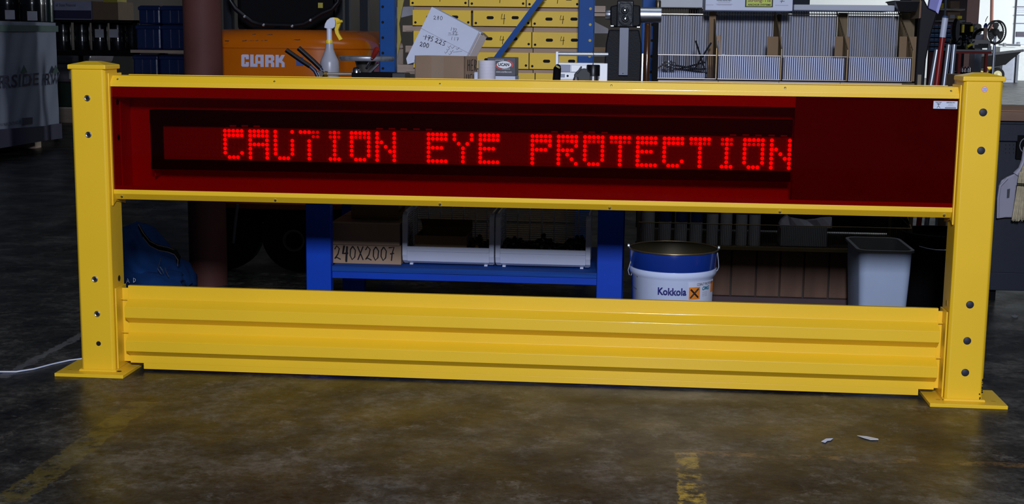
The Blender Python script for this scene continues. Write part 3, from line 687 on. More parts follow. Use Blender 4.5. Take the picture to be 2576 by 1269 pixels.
for (p0, p1, lab) in (((1750, 103), (1771, 170), 'dark threaded rod leaning left, upright in the leftmost wire bin'), ((1789, 108), (1748, 172), 'dark threaded rod leaning right, upright in the leftmost wire bin'),
        ((1682, 162), (1772, 176), 'dark rod lying level across the leftmost wire bin, upper one'), ((1707, 174), (1773, 157), 'dark rod lying with its right end raised in the leftmost wire bin'), ((1690, 172), (1780, 184), 'dark rod lying low with its right end down in the leftmost wire bin'), ((1720, 176), (1776, 173), 'short dark rod lying level in the leftmost wire bin')):
    a_, b_ = at(*p0, YU+.14), at(*p1, YU+.09); mb = MB(); mb.tube([a_, b_], .0042, 8)
    tag(mb.build('threaded_rod', mat('dark_rod', (.05, .06, .08), .3, .9), smooth=50), lab, 'rod', 'threaded rods')
tag(MB().tube([at(1653, 173, YU-.004), at(1678, 156, YU-.004)], .0035, 8).build('shiny_bolt', CHR), 'short bright steel bolt poking through the leftmost wire bin', 'bolt')
heap('loose_bolts', STL, at(1664, 170, YU+.05).x, at(1700, 170, YU+.05).x, YU+.03, YU+.15, ZB+.004, .07, 60, 'small heap of shiny loose bolts in the leftmost wire bin', r=.006)
# white cartons on top of the wire bins
zc = at(1800, 20, YB).z
def top_carton(px0, px1, pb, Y, lab, mt, hh=.16):
    a, b_, c, d = rect(px0, px1, pb-10, pb, Y)
    t = thing('white_carton', ((a+b_)/2, Y+.15, c), lab, 'box'); MB().box(a, b_, Y, Y+.30, c, c+hh).build('carton_body', mt, t, bev=.004); return t, (a, b_, c)
top_carton(1652, 1768, 19, 1.66, 'pale grey carton over the leftmost wire bin', mat('grey_card', (.48, .50, .52), .8, var=.05))
t, q = top_carton(1774, 1994, 27, 1.45, 'white carton with a green and black printed label on the wire bins', WHC, .2)
g = bxp('green_label', mat('lime_label', (.42, .50, .02), .5), 1878, 1942, -22, 16, 1.448, .001, t)
mb = MB(); a, b_, c, d = rect(1875, 1945, -25, 18, 1.449); MB().box(a, b_, 1.4492, 1.4498, c, d).build('label_border', INK, t)
fit_text('Strong-Tie', 1881, 1939, -3, 7.5, 1.4478, bold=.012).build('label_title', mat('maroon_print', (.12, .01, .01), .5), g)
fit_text('ANCHOR SYSTEMS', 1881, 1939, 9.5, 14.5, 1.4478, bold=.03).build('label_subtitle', INK, g)
fit_text('ANCHORFAST', 1803, 1841, -4, 2.5, 1.4498, bold=.02).build('carton_print', INK, t)
mb = MB()
for px0, px1, py in ((1806, 1837, 5), (1801, 1843, 10), (1804, 1840, 12.5), (1776, 1795, 12), (1950, 1983, 13)):
    a_, b_ = at(px0, py, 1.4498), at(px1, py, 1.4498); mb.box(a_.x, b_.x, 1.449, 1.4498, a_.z-.0008, a_.z+.0008)
tag(mb.build('small_print', mat('grey_print', (.3, .3, .35), .7), t), kind='stuff')
mb = MB(); a_ = at(1968, 3, 1.4498); mb.box(a_.x-.010, a_.x+.010, 1.449, 1.4498, a_.z-.001, a_.z+.001); mb.tube([a_+Vector((-.005, 0, -.008)), a_+Vector((.005, 0, .02))], .001, 4); mb.build('arrow_mark', INK, t)
top_carton(1997, 2251, 27, 1.56, 'long plain grey carton over the right wire bins', mat('grey_card2', (.40, .43, .49), .8, var=.04), .026*1.0+.0)
mb = MB(); r1 = rect(2251, 2312, 2, 3, 1.5); r2 = rect(2262, 2306, 26, 28, 1.5)
t = thing('black_tray', ((r1[0]+r1[1])/2, 1.6, r2[2]), 'small black tapered plastic tray on top of the wire bins, far right', 'tray')
MB().loft([[(r2[0], 1.5, r2[2]), (r2[1], 1.5, r2[2]), (r2[1], 1.68, r2[2]), (r2[0], 1.68, r2[2])], [(r1[0], 1.49, r1[3]), (r1[1], 1.49, r1[3]), (r1[1], 1.72, r1[3]), (r1[0], 1.72, r1[3])]]).build('tray_body', BLK, t)
MB().box(r1[0]-.002, r1[1]+.002, 1.488, 1.724, r1[3]-.004, r1[3]+.001).build('tray_rim', BLK, t)
MB().box(r1[1]+.004, r1[1]+.009, 1.5, 1.7, at(2312, 46, 1.5).z, at(2312, 0, 1.5).z+.03).build('tray_strip', CARD2, t)

# ---- caulking tubes and white bag in the lower basket
for k, (p0, p1, ph, lab) in enumerate(((1612, 1648, 0, 'plain white tube at the left end of the lower wire basket'), (1656, 1690, 1, 'blue fronted tube with an orange spot, second from the left in the basket'),
    (1696, 1730, 1, 'tube with its blue label turned right, third from the left in the basket'), (1734, 1768, 1, 'tube with a narrow blue label, fourth from the left in the basket'),
    (1776, 1808, 2, 'tube with a blue top and white lower label, fifth from the left in the basket'), (1811, 1843, 0, 'plain white tube between two blue topped tubes in the basket'),
    (1850, 1881, 2, 'blue topped tube second from the right in the basket'), (1883, 1914, 2, 'blue topped tube at the right end of the basket row'))):
    Yt = 1.47; c = at((p0+p1)/2, 570, Yt); r = (at(p1, 570, Yt).x-at(p0, 570, Yt).x)/2*.94
    t = thing('caulking_tube', (c.x, Yt, .335), lab, 'tube', 'caulking tubes in the wire basket'); zb_ = .3355
    zl = .44 if ph == 1 else .47
    MB().lathe([(r, 0), (r, .235), (r*.5, .25), (r*.25, .29)], (c.x, Yt, zb_), 20).build('tube_body', mat('tube_white', (.50, .50, .54), .5), t, smooth=40)
    if ph:
        mb = MB(); a0 = -math.pi/2+(.3 if ph == 1 and k > 1 else -.1); n = 10; wd = 1.25 if k > 1 else 1.5
        if ph == 2: wd = 1.7
        vs = [(c.x+(r+.0008)*math.cos(a0+wd*(2*i/n-1)), Yt+(r+.0008)*math.sin(a0+wd*(2*i/n-1)), z) for z in (zl+(.0 if ph == 1 else .012), .58) for i in range(n+1)]
        mb.add(vs, [(i, i+1, n+2+i, n+1+i) for i in range(n)]); mb.build('blue_label', mat('tube_blue', (.01, .03, .15), .5), t)
    if k == 1: MB().lathe([(.006, .0), (.006, -.001)], (c.x+.004, Yt-r-.0004, .555), 10, 'y').build('orange_spot', mat('orange_spot', (.5, .12, .05), .5), t)
a, b_, c, d = rect(1964, 2088, 570, 612, 1.45)
t = thing('paper_sack', ((a+b_)/2, 1.5, .336), 'white box topped by crumpled white film in the lower wire basket', 'bag')
MB().box(a, b_-.012, 1.45, 1.60, .336, d).build('sack_body', mat('dim_white', (.30, .31, .34), .7), t, bev=.004)
mb = MB(); top = [(1962, 566), (1966, 555), (1981, 541), (1990, 549), (2010, 552), (2030, 555), (2055, 553), (2070, 549), (2093, 547), (2092, 560), (2087, 575)]
vs = [at(px, py, 1.445+.012*(i % 3)) for i, (px, py) in enumerate(top)]; vb = [at(px, 574+.5*(i % 2), 1.452) for i, (px, py) in enumerate(top)]
n = len(vs); mb.add(vs+vb+[v+Vector((0, .07, -.004)) for v in vs], [(i, i+1, n+i+1, n+i) for i in range(n-1)]+[(i, 2*n+i, 2*n+i+1, i+1) for i in range(n-1)])
mb.build('crumpled_film', mat('white_film', (.62, .58, .70), .4, bump=.3, bs=30), t)
# ================================================================== things on the work table
# spray bottle
YS = 1.30; c = at(829, 150, YS); SX = c.x
def zz(py, px=829, Y=YS): return at(px, py, Y).z
def wpx(n, Y=YS): return n*(Y+4.95)/FPX
t = thing('spray_bottle', (SX, YS, TOP), 'translucent white spray bottle with a yellow trigger and collar on the work table', 'bottle')
bm_ = mat('cloudy_plastic', (.33, .33, .38), .35, var=.05)
MB().lathe([(wpx(22), 0), (wpx(23.5), .006), (wpx(23.5), zz(158)-TOP), (wpx(22), zz(152)-TOP), (wpx(15), zz(137)-TOP), (wpx(10.5), zz(124)-TOP), (wpx(8.5), zz(108)-TOP)], (SX, YS, TOP), 32).build('bottle_body', bm_, t, smooth=50)
MB().lathe([(wpx(8.8), zz(109)-TOP), (wpx(9), zz(103)-TOP), (wpx(8.4), zz(101)-TOP)], (SX-.001, YS, TOP), 24).build('collar', mat('trigger_yellow', (.80, .55, .02), .4), t, smooth=40)
MB().lathe([(wpx(6.8), zz(102)-TOP), (wpx(6.6), zz(72)-TOP)], (SX, YS, TOP), 20).build('neck_tube', WHP, t, smooth=40)
hp = [at(px, py, YS-.012) for px, py in ((815, 70), (817, 60), (822, 51), (830, 45), (838, 43.5), (842, 48), (843, 60), (842, 68), (836, 72), (826, 73))]
MB().prism(hp, (0, .024, 0)).build('spray_head', WHP, t, bev=.003)
hp = [at(px, py, YS-.010) for px, py in ((838, 43.5), (848, 45), (855, 50), (857, 57), (853, 68), (850, 76), (852, 84), (861, 99), (853, 102), (843, 84), (841, 74), (845, 62), (843, 50))]
MB().prism(hp, (0, .020, 0)).build('trigger', mat('trigger_yellow', (.8, .5, .02), .4), t, bev=.002)
MB().tube([at(848, 57, YS-.012), at(861, 53, YS-.016)], wpx(3.2), 12).build('nozzle', MATS['trigger_yellow'], t, smooth=40)
# cutter with two black handles
t = thing('bolt_cutter', (at(760, 190, 1.15).x, 1.15, TOP), 'bolt cutter with two bent black handles reaching up left from the work table', 'tool')
h1 = [at(px, py, Yh) for px, py, Yh in ((720, 126, 1.10), (760, 154, 1.10), (780, 167, 1.10), (792, 178, 1.10), (798, 190, 1.10), (802, 215, 1.10))]
MB().tube(h1[:3], .0105, 14).build('handle_grip', BLK, t, smooth=50); MB().tube(h1[2:], .0088, 14).build('handle_tube', mat('dark_blue_tube', (.01, .02, .06), .4), t, smooth=50)
h2 = [at(px, py, 1.2) for px, py in ((751, 121), (789, 155), (806, 172), (815, 190), (820, 215))]
MB().tube(h2[:3], .0115, 14).build('handle_grip', BLK, t, smooth=50); MB().tube(h2[2:], .009, 14).build('handle_tube', MATS['dark_blue_tube'], t, smooth=50)
p = h1[-1]; MB().box(p.x-.03, p.x+.06, 1.09, 1.21, TOP, p.z+.01).build('jaw_block', BLKM, t, bev=.004)
# hand-wheel tool
YV = 1.2; cv = at(922, 146, YV); rv = wpx(69, YV)
t = thing('hand_wheel_clamp', (cv.x, YV, TOP), 'clamp with flat grey hand wheel and red crank grip on a black base', 'tool')
R_ = [(rv*.80, .004), (rv*.95, -.006), (rv, .003), (rv*.985, .012), (rv*.9, .014), (rv*.80, .010)]
MB().lathe(R_+[R_[0]], (cv.x, YV, cv.z-.006), 48, capb=False, capt=False).build('wheel_rim', mat('worn_grey_metal', (.30, .31, .34), .45, .6, var=.35, vs=40), t, smooth=50)
MB().lathe([(rv*.82, 0), (rv*.82, .006)], (cv.x, YV, cv.z-.004), 40).build('wheel_disc', MATS['worn_grey_metal'], t, smooth=40)
MB().lathe([(.035, TOP+.03), (.042, cv.z-.03), (.05, cv.z-.006)], (cv.x-.005, YV, 0), 24).build('hub', mat('dark_casting', (.06, .055, .05), .5, .5, var=.3), t, smooth=40)
c = at(897, 178, YV-.06); MB().lathe([(.004, -.018), (.019, -.014), (.019, .006), (.012, .014), (.002, .016)], c, 20).build('ball_knob', CHR, t, smooth=60)
MB().tube([at(922, 170, YV-.05), at(932, 152, YV-.10), at(936, 145, YV-.12)], .006, 8).build('crank_arm', STL, t)
MB().tube([at(933, 152, YV-.10), at(940, 140, YV-.12), at(947, 126, YV-.14), at(950, 121, YV-.145)], [.0075, .0105, .0135, .009], 16).build('crank_grip', mat('red_grip', (.22, .015, .01), .25, coat=.4), t, smooth=60)
MB().tube([at(928, 184, YV-.04), at(940, 172, YV-.04), at(952, 160, YV-.04)], .007, 8).build('link_arm', STL, t)
a, b_, c, d = rect(884, 984, 183, 197, YV-.08); MB().box(a, b_, YV-.08, YV+.08, TOP, d).build('clamp_base', BLKM, t, bev=.004)
a, b_, c, d = rect(984, 1022, 184, 197, YV-.03); MB().box(a, b_, YV-.05, YV+.08, TOP, d).build('base_tail', mat('dark_grey_base', (.03, .03, .03), .6), t, bev=.006)
t = thing('wrench', (at(840, 187, 1.12).x, 1.12, TOP), 'steel bar wrench with a round head, lying before the spray bottle', 'tool')
p = at(808, 186, 1.12); MB().lathe([(.014, -.02), (.0165, -.015), (.0165, .012), (.013, .018)], (p.x, 1.12, p.z), 20, 'y').build('wrench_head', CHR, t, smooth=40)
p2 = at(885, 186, 1.12); MB().tube([(p.x+.02, 1.125, p.z), (p2.x, 1.13, p2.z)], .0065, 10).build('wrench_bar', mat('worn_bar', (.38, .33, .28), .4, .7), t)
MB().lathe([(.0125, 0), (.0125, .012)], (p.x+.016, 1.12, p.z), 12, 'x').build('wrench_collar', mat('brass_collar', (.30, .20, .07), .4, .8), t)
MB().box(p.x, p.x+.03, 1.11, 1.14, TOP, p.z-.012).build('wrench_foot', BLKM, t)
# HER carton with the white carton tipped into it
def pxof(p):
    q = Vector(p)-CAM; return 1288+FPX*q.dot(RT)/q.dot(FW)
YH = 1.02; d = at(1169, 142, YH).z; Bc = at(1169, 150, YH); Bc.z = TOP; th = math.radians(24)
rd, fd = Vector((math.sin(th), math.cos(th), 0)), Vector((-math.cos(th), math.sin(th), 0))
lr = next(k*.004 for k in range(5, 200) if pxof(Bc+rd*k*.004+Z*.1) > 1200); lf = next(k*.004 for k in range(5, 200) if pxof(Bc+fd*k*.004+Z*.1) < 1044)
Ac, Cc = Bc+fd*lf, Bc+rd*lr; Dc = Ac+rd*lr; cen = (Ac+Cc)/2
t = thing('cardboard_box', (cen.x, cen.y, TOP), 'open brown cardboard box marked HER on the work table, tape on its front', 'box')
for nm, p_, q_ in (('front_side', Ac, Bc), ('right_side', Bc, Cc), ('back_side', Cc, Dc), ('left_side', Dc, Ac)):
    n_ = (q_-p_).cross(Z).normalized()*-.004; MB().prism([p_, q_, q_+Z*(d-TOP), p_+Z*(d-TOP)], n_).build(nm, CARD, t)
MB().prism([Ac, Bc, Cc, Dc], (0, 0, .003)).build('bottom', CARD, t)
no = rd.cross(Z).normalized(); no = no if no.dot(fd) < 0 else -no
mb = MB(); hand('HER', Bc+no*.001+rd*lr*.2+Z*(d-TOP-.062), rd, Z, lr*.27, .048, .0019, mb); tag(mb.build('pen_writing', INK, t), 'HER in black pen')
mb = MB(); hand('HER', Bc+no*.001+rd*lr*.1+Z*(d-TOP-.125), rd, Z, lr*.27, .048, .0019, mb); mb.build('pen_writing', INK, t)
tp = mat('clear_tape', (.34, .25, .18), .12, var=.05, coat=.6)
P5 = Bc+fd*lf*.42; P6 = Bc+fd*lf*.66; MB().prism([P5, P6, P6+Z*(d-TOP), P5+Z*(d-TOP)], rd*-.001).build('packing_tape', tp, t)
# white carton
A = at(1086, 17, 1.22); Bq = at(1225, 90, 1.22); Cq = at(1019, 143, 1.22)
ud = (Bq-A).normalized(); ud = Vector((ud.x, 0, ud.z)).normalized(); vd = Vector((ud.z, 0, -ud.x)); wl = (Bq-A).length; hl = abs((Cq-A).dot(vd))
t = thing('white_box', ((A.x+Bq.x)/2, 1.28, Cq.z-.02), 'white carton with pen scribbles, tipped at an angle inside the HER box', 'box')
dpt = .11; ug = .78
P_ = lambda s, q, y: A+ud*(wl*s)+vd*(hl*q)+Vector((0, y, 0))
MB().prism([P_(0, 0, 0), P_(.90, 0, 0), P_(.90, .92, 0), P_(.14, 1.02, 0), P_(.06, 1.10, 0), P_(0, 1.02, 0)], (0, dpt, 0)).build('carton_body', WHC, t, bev=.001)
MB().prism([P_(.87, .02, -.004), P_(1.0, .04, .02), P_(1.0, .62, .02), P_(.87, .60, -.004)], (0, .004, 0)).build('end_flap', mat('pinkish_card', (.42, .36, .34), .8), t)
MB().prism([P_(.90, 0, .004), P_(1.0, .03, .02), P_(1.0, .03, dpt), P_(.90, 0, dpt)], vd*.003).build('top_flap', CARD, t)
mb = MB()
# flap seam and ribbons
mb.tube([P_(0.0, .42, -.0012), P_(.9, .42, -.0012)], .0006, 4); mb.tube([P_(.86, 0, -.0012), P_(.86, .9, -.0012)], .0009, 4)
mb.build('flap_seam', mat('card_shadow', (.25, .24, .26), .9), t)
mb = MB()
def wr(txt, px, py, cw, h, r, tilt=0):
    o = at(px, py, 1.2185); u = Vector((math.cos(tilt), 0, math.sin(tilt))); v = Vector((-math.sin(tilt), 0, math.cos(tilt))); hand(txt, o, u, v, cw, h, r, mb)
s_ = 1/545
wr('280', 1090, 49, 8*s_, 9*s_, .0009, -.05); wr('175', 1066, 99, 8*s_, 12*s_, .0014, -.25); wr('-', 1064, 92, 26*s_, 2*s_, .0007, -.2)
wr('225', 1093, 106, 9.5*s_, 11*s_, .0014, -.35); wr('200', 1055, 116, 8*s_, 11*s_, .0014, -.2)
wr('192', 1132, 77, 5.5*s_, 9*s_, .0007, -.25); wr('-75', 1128, 87, 8*s_, 7*s_, .0007, -.05); wr('-', 1127, 89, 30*s_, 2*s_, .0005, .05); wr('117', 1133, 100, 7*s_, 8*s_, .0007, -.15)
for k, (px, py) in enumerate(((1126, 120), (1135, 122), (1147, 125), (1123, 127), (1132, 132), (1118, 134), (1128, 138))): wr('v', px, py, 9*s_, 6*s_, .0007, -.1)
wr('-', 1140, 133, 26*s_, 3*s_, .0005, .12)
mb.build('pen_writing', INK, t)
# ribbed cup stack, logo box, small white box
c = at(1225, 170, 1.0); rc = wpx(21.5, 1.0); z1 = at(1225, 152, 1.0).z
prof = [(rc*.92, 0)]; n = 17; H_ = z1-TOP
for k in range(n): 
    za = H_*(k/n); prof += [(rc*(.95+.05*k/n), za+.001), (rc*(.98+.04*k/n), za+H_/n*.6), (rc*(.95+.05*k/n), za+H_/n*.95)]
tag(MB().lathe(prof, (c.x, 1.0, TOP), 32).build('cup_stack', mat('cup_white', (.66, .64, .72), .6), smooth=30), 'upright stack of ribbed white cups before the dark logo box', 'cups')
a, b_, c_, d = rect(1248, 1297, 145, 191, 1.12)
t = thing('small_white_box', (a+.05, 1.2, TOP), 'flat white box under the dark logo box on the work table', 'box'); MB().box(a-.06, b_, 1.11, 1.28, TOP, c_-.001).build('carton_body', WHC, t, bev=.002)
t = thing('logo_box', ((a+b_)/2, 1.2, c_), 'small dark grey box with a white oval logo, on a flat white box', 'box')
a0 = at(1226, 160, 1.12).x
MB().box(a0, b_, 1.12, 1.26, c_, d).build('carton_body', mat('charcoal_card', (.035, .035, .048), .45), t, bev=.0015)
cx, cz = at(1268, 163, 1.118).x, at(1268, 163, 1.118).z
def ell(rx, rz, y, th=.0006, n=32, cx=cx, cz=cz, a0=0, a1=2*math.pi):
    return MB().prism([(cx+rx*math.cos(a0+(a1-a0)*k/n), y, cz+rz*math.sin(a0+(a1-a0)*k/n)) for k in range(n)], (0, th, 0))
def swoosh(a0, a1, name):
    n = 20; o = [(cx+wpx(23, 1.1)*math.cos(a0+(a1-a0)*k/n), 1.1188, cz+wpx(12.5, 1.1)*math.sin(a0+(a1-a0)*k/n)) for k in range(n+1)]
    i = [(cx+wpx(19.5, 1.1)*math.cos(a0+(a1-a0)*k/n), 1.1188, cz+wpx(10.2, 1.1)*math.sin(a0+(a1-a0)*k/n)) for k in range(n, -1, -1)]
    MB().prism(o+i, (0, .0006, 0)).build(name, mat('logo_red', (.55, .04, .03), .5), t)
swoosh(-.5, 1.2, 'logo_swoosh'); swoosh(math.pi*.95, math.pi*1.45, 'logo_swoosh')
ell(wpx(18, 1.1), wpx(8.8, 1.1), 1.1186).build('logo_oval', mat('logo_white', (.75, .76, .8), .5), t)
fit_text('UCAN', 1253, 1281, 158.5, 166.5, 1.1184, bold=.035).build('logo_letters', INK, t)
fit_text('powerful', 1247, 1267, 149.5, 154, 1.1186).build('logo_print', MATS['logo_white'], t)
fit_text('solutions', 1264, 1283, 171.5, 175, 1.1186).build('logo_print', MATS['logo_white'], t)
fit_text('www.ucanfast.com', 1248, 1287, 178.5, 183, 1.1186).build('logo_print', MATS['logo_white'], t)
c = at(1194, 192, 1.03); tag(MB().lathe([(.010, 0), (.010, .05), (.007, .055)], (c.x+.006, 1.03, TOP), 14).build('plastic_pot', WHP, smooth=40), 'tiny white plastic pot between the HER box and the cup stack', 'pot')
# tester case with tube handle
YT = 1.14; a, b_, c_, d = rect(1404, 1528, 159, 206, YT)
t = thing('metal_case', ((a+b_)/2, YT+.06, TOP), 'bright white and silver instrument case with a tubular carry handle', 'case')
casem = mat('case_white', (.95, .97, 1), .35, var=.02)
MB().box(a, b_, YT, YT+.12, TOP, d).build('case_body', casem, t, bev=.003)
for nm, q, mt in (('grille', (1409, 1434, 163.5, 180), mat('case_grey', (.30, .32, .42), .6)), ('front_panel', (1437, 1476, 164, 181), casem), ('small_panel', (1410, 1420, 187, 194), MATS['case_grey'])):
    bxp(nm+'_frame', mat('case_line', (.18, .2, .26), .6), q[0]-.8, q[1]+.8, q[2]-.8, q[3]+.8, YT-.0008, .001, t); bxp(nm, mt, *q, YT-.0022, .002, t)
p = at(1428, 191, YT); MB().lathe([(.005, 0), (.005, -.002)], (p.x, YT, p.z), 14, 'y').build('socket', INK, t)
for y_ in (182, 200): bxp('seam', MATS['case_line'], 1404, 1500, y_-.6, y_+.6, YT-.0006, .001, t)
a2, b2, c2, d2 = rect(1397, 1403, 130, 200, YT); MB().box(a2, b2, YT+.02, YT+.10, TOP, d2).build('handle_plate', casem, t, bev=.002)
p0 = at(1403, 136, YT+.04); p1 = at(1530, 137, YT+.04); MB().tube([p0, p1], .0085, 16).build('handle_tube', STL, t, smooth=40)
# small things before the case
tt = thing('foam_tube', (at(1400, 190, 1.04).x, 1.04, TOP), 'black foam tube cut at a slant with a yellow core, leaning by the white case', 'tube')
q0, q1 = at(1399, 212, 1.04), at(1402, 172, 1.04); q0.z = TOP+.001
MB().tube([q0, q1, at(1404, 167, 1.03)], [.017, .0165, .012], 18).build('foam_sleeve', BLKM, tt, smooth=50)
MB().tube([at(1402.5, 170, 1.018), at(1404.5, 166.5, 1.018)], [.011, .010], 16).build('foam_core', mat('pale_yellow_core', (.42, .38, .12), .7), tt, smooth=50)
gp = [at(px, py, 1.05) for px, py in ((1444, 214), (1444, 187), (1452, 178), (1460, 174), (1470, 172), (1479, 176), (1485, 184), (1486, 214))]
for g in gp[:1]+gp[-1:]: g.z = TOP
t = thing('grey_hook_block', (gp[3].x, 1.06, TOP), 'dark grey moulded block with a slot and small lever, before the white case', 'tool')
MB().prism(gp[1:2]+gp[2:]+gp[:1], (0, .03, 0)).build('block_body', mat('dark_olive_grey', (.035, .036, .036), .6), t, bev=.004)
MB().tube([at(1478, 177, 1.048), at(1484, 182, 1.048)], .003, 8).build('slot', HOLE, t)
MB().tube([at(1452, 184, 1.045), at(1460, 173, 1.045), at(1463, 167, 1.045)], [.004, .005, .003], 8).build('lever', STL, t)
MB().lathe([(.012, 0), (.014, .025), (.009, .04)], (at(1449, 195, 1.03).x, 1.03, TOP), 12).build('fitting', mat('dull_zinc', (.12, .12, .14), .5, .7), t, smooth=50)
c = at(1492, 190, 1.08); r = wpx(16.5, 1.08); za = at(1492, 191, 1.08).z; zb2 = at(1492, 163, 1.08).z
t = thing('black_canister', (c.x, 1.08, TOP), 'black cylinder with a shiny silver foot beside the dark press', 'can')
MB().lathe([(r*.85, 0), (r*.85, za-TOP)], (c.x, 1.08, TOP), 24).build('silver_foot', CHR, t, smooth=40)
MB().lathe([(r, za), (r, zb2-.004), (r*.92, zb2)], (c.x, 1.08, 0), 24).build('canister_body', BLK, t, smooth=40)
tag(MB().tube([at(px, py, 1.075) for px, py in ((1492, 163), (1493, 150), (1494, 140), (1492, 133), (1489, 130), (1490, 127))], .0016, 6).build('hanging_cord', BLK), 'thin black cord looped over the tube handle of the white case', 'cord')
# press
YPr = 1.18
t = thing('arbor_press', (at(1572, 190, YPr).x, YPr+.1, TOP), 'heavy black cast iron press with a cross shaft, standing on the work table', 'press')
cast = mat('black_casting', (.004, .005, .008), .55, var=.4, bump=.25, bs=160, spec=.15); gloss = mat('gloss_black_enamel', (.008, .009, .014), .15, bump=.12, bs=35, coat=.3, spec=.3)
poly = [at(px, py, YPr) for px, py in ((1531, 75), (1524, 110), (1521, 150), (1517, 215), (1611, 215), (1614, 150), (1614, 110), (1608, 75))]
for g in poly[3:5]: g.z = TOP
MB().prism(poly, (0, .16, 0)).build('press_column', cast, t, bev=.006)
poly = [at(px, py, YPr-.001) for px, py in ((1535, 16), (1552, 12), (1596, 12), (1611, 14), (1612, 62), (1605, 68), (1540, 68), (1535, 62))]
MB().prism(poly, (0, .14, 0)).build('press_head', cast, t, bev=.008)
a, b_, c_, d = rect(1552, 1594, -14, 68, YPr-.04); MB().box(a, b_, YPr-.04, YPr+.1, c_, at(1572, 1, YPr-.04).z).build('ram_housing', gloss, t, bev=.004)
oc = [at(px, py, YPr-.046) for px, py in ((1557, 12), (1561, 8), (1583, 8), (1590, 14), (1591, 54), (1584, 63), (1566, 64), (1558, 56), (1555, 50), (1557, 20))]
MB().prism(oc, (0, .006, 0)).build('cover_plate', gloss, t, bev=.002)
for py in (26, 47):
    p = at(1572 if py < 40 else 1573, py, YPr-.046); MB().lathe([(.0155, .0), (.0155, -.006), (.013, -.008), (.009, -.008), (.008, -.012), (.003, -.013)], (p.x, YPr-.046, p.z), 20, 'y').build('cover_boss', gloss, t, smooth=30)
    MB().lathe([(.003, -.012), (.003, -.0145)], (p.x, YPr-.046, p.z), 8, 'y').build('cover_screw', CHR, t)
for px, py in ((1557, 64), (1589, 64), (1557, 7), (1590, 7)): p = at(px, py, YPr-.04); MB().lathe([(.003, 0), (.003, -.003)], (p.x, YPr-.04, p.z), 8, 'y').build('corner_screw', BLK, t)
a, b_, c_, d = rect(1557, 1581, 68, 190, YPr-.02); sl = MB().box(a, b_, YPr-.02, YPr-.002, c_, d).build('ram_bar', mat('grey_ram', (.09, .10, .13), .45, .3), t, bev=.002)
p = at(1567, 185, YPr-.02); MB().lathe([(.0022, 0), (.0022, -.001)], (p.x, YPr-.02, p.z), 8, 'y').build('ram_hole', HOLE, sl)
z_ = at(1580, 37, YPr+.05).z; x_ = lambda px: at(px, 37, YPr+.05).x
MB().lathe([(.021, x_(1523)), (.022, x_(1524)), (.022, x_(1537))], (0, YPr+.05, z_), 28, 'x').build('shaft_end', STL, t, smooth=40)
MB().lathe([(.034, x_(1611)), (.034, x_(1664)-.001), (.032, x_(1664))], (0, YPr+.05, z_), 32, 'x').build('cross_shaft', STL, t, smooth=40)
MB().lathe([(.012, 0), (.0125, .002), (.0125, .035), (.010, .04)], (x_(1655), YPr+.05, at(1655, 24, YPr+.05).z), 20).build('shaft_knob', mat('bronze_knob', (.12, .10, .07), .35, .8), t, smooth=40)
for px, py in ((1540, 65), (1606, 68)): p = at(px, py, YPr-.01); MB().box(p.x-.006, p.x+.006, YPr-.008, YPr, p.z-.002, p.z+.0015).build('bright_pin', CHR, t)
bxp('edge_strip', CHR, 1614, 1617.5, 135, 204, YPr+.01, .03, t)
t = thing('black_bar', (at(1648, 190, 1.14).x, 1.14, TOP), 'upright black steel bar standing right of the press on the work table edge', 'bar')
a, b_, _, d = rect(1641, 1655, 57, 210, 1.14); MB().box(a, b_, 1.12, 1.15, TOP, d).build('bar_body', BLKM, t, bev=.001)
a, b_, _, d = rect(1618, 1638, 60, 210, 1.2); t2 = thing('amber_tube', ((a+b_)/2, 1.25, TOP), 'dark amber plastic tube behind the black bar, right of the press', 'tube')
MB().lathe([((b_-a)*.4, 0), ((b_-a)*.4, d-TOP), ((b_-a)*.33, d-TOP+.004)], ((a+b_)/2, 1.25, TOP), 16).build('tube_body', mat('dark_amber', (.05, .02, .008), .15, coat=.6, var=.5), t2, smooth=40)

# ================================================================== pallet rack with yellow channels
YR = 2.6
t = thing('pallet_rack', (at(1225, 100, YR).x, YR, 0), 'blue pallet rack end frame with a diagonal brace behind the work table', 'rack')
RW = .0
def upright(px0, px1, holes, hpx, hm):
    a, b_, _, _ = rect(px0, px1, 60, 140, YR)
    u = MB().box(a, b_, YR, YR+.07, 0, 2.4).build('upright', BLU2, t, bev=.004)
    hx = at(hpx, 100, YR).x
    z0_ = at(hpx, holes[0], YR).z; dz = at(hpx, holes[0], YR).z-at(hpx, holes[1], YR).z
    for k in range(-3, 12): MB().lathe([(.0075, .001), (.0075, -.0012)], (hx, YR, z0_-dz*k), 14, 'y').build('slot_hole', hm, u)
upright(955, 993, (17, 56), 963, HOLE); upright(1454, 1494, (22, 62), 1484, mat('hole_showing_yellow', (.55, .42, .08), .6))
bp0, bp1 = at(1368, -14, YR-.01), at(1252, 142, YR-.01)
dd = (bp1-bp0).normalized(); pp = Vector((dd.z, 0, -dd.x))*.015
bp2 = bp1+dd*.5
MB().prism([bp0+pp, bp0-pp, bp2-pp, bp2+pp], (0, .012, 0)).build('diagonal_brace', BLU2, t)
upright(1614, 1652, (22, 62), 1640, HOLE)
MB().box(at(955, 0, YR).x, at(1652, 0, YR).x, YR+.08, YR+.12, .42, .50).build('rack_beam', BLU2, t)
YC = 2.78
mk = {(1, 1): '4', (1, 2): '4', (2, 1): '4', (2, 2): '4', (0, 0): '1', (0, 1): '4', (0, 2): '4'}
cols = {0: ((1031, 1179), (1180, 1324), (1325, 1460)), 1: ((1038, 1186), (1190, 1337), (1338, 1470)), 2: ((1040, 1186), (1187, 1338), (1339, 1470)), 3: ((1040, 1180), (1184, 1331), (1332, 1470)), 4: ((1046, 1186), (1190, 1346), (1347, 1470))}
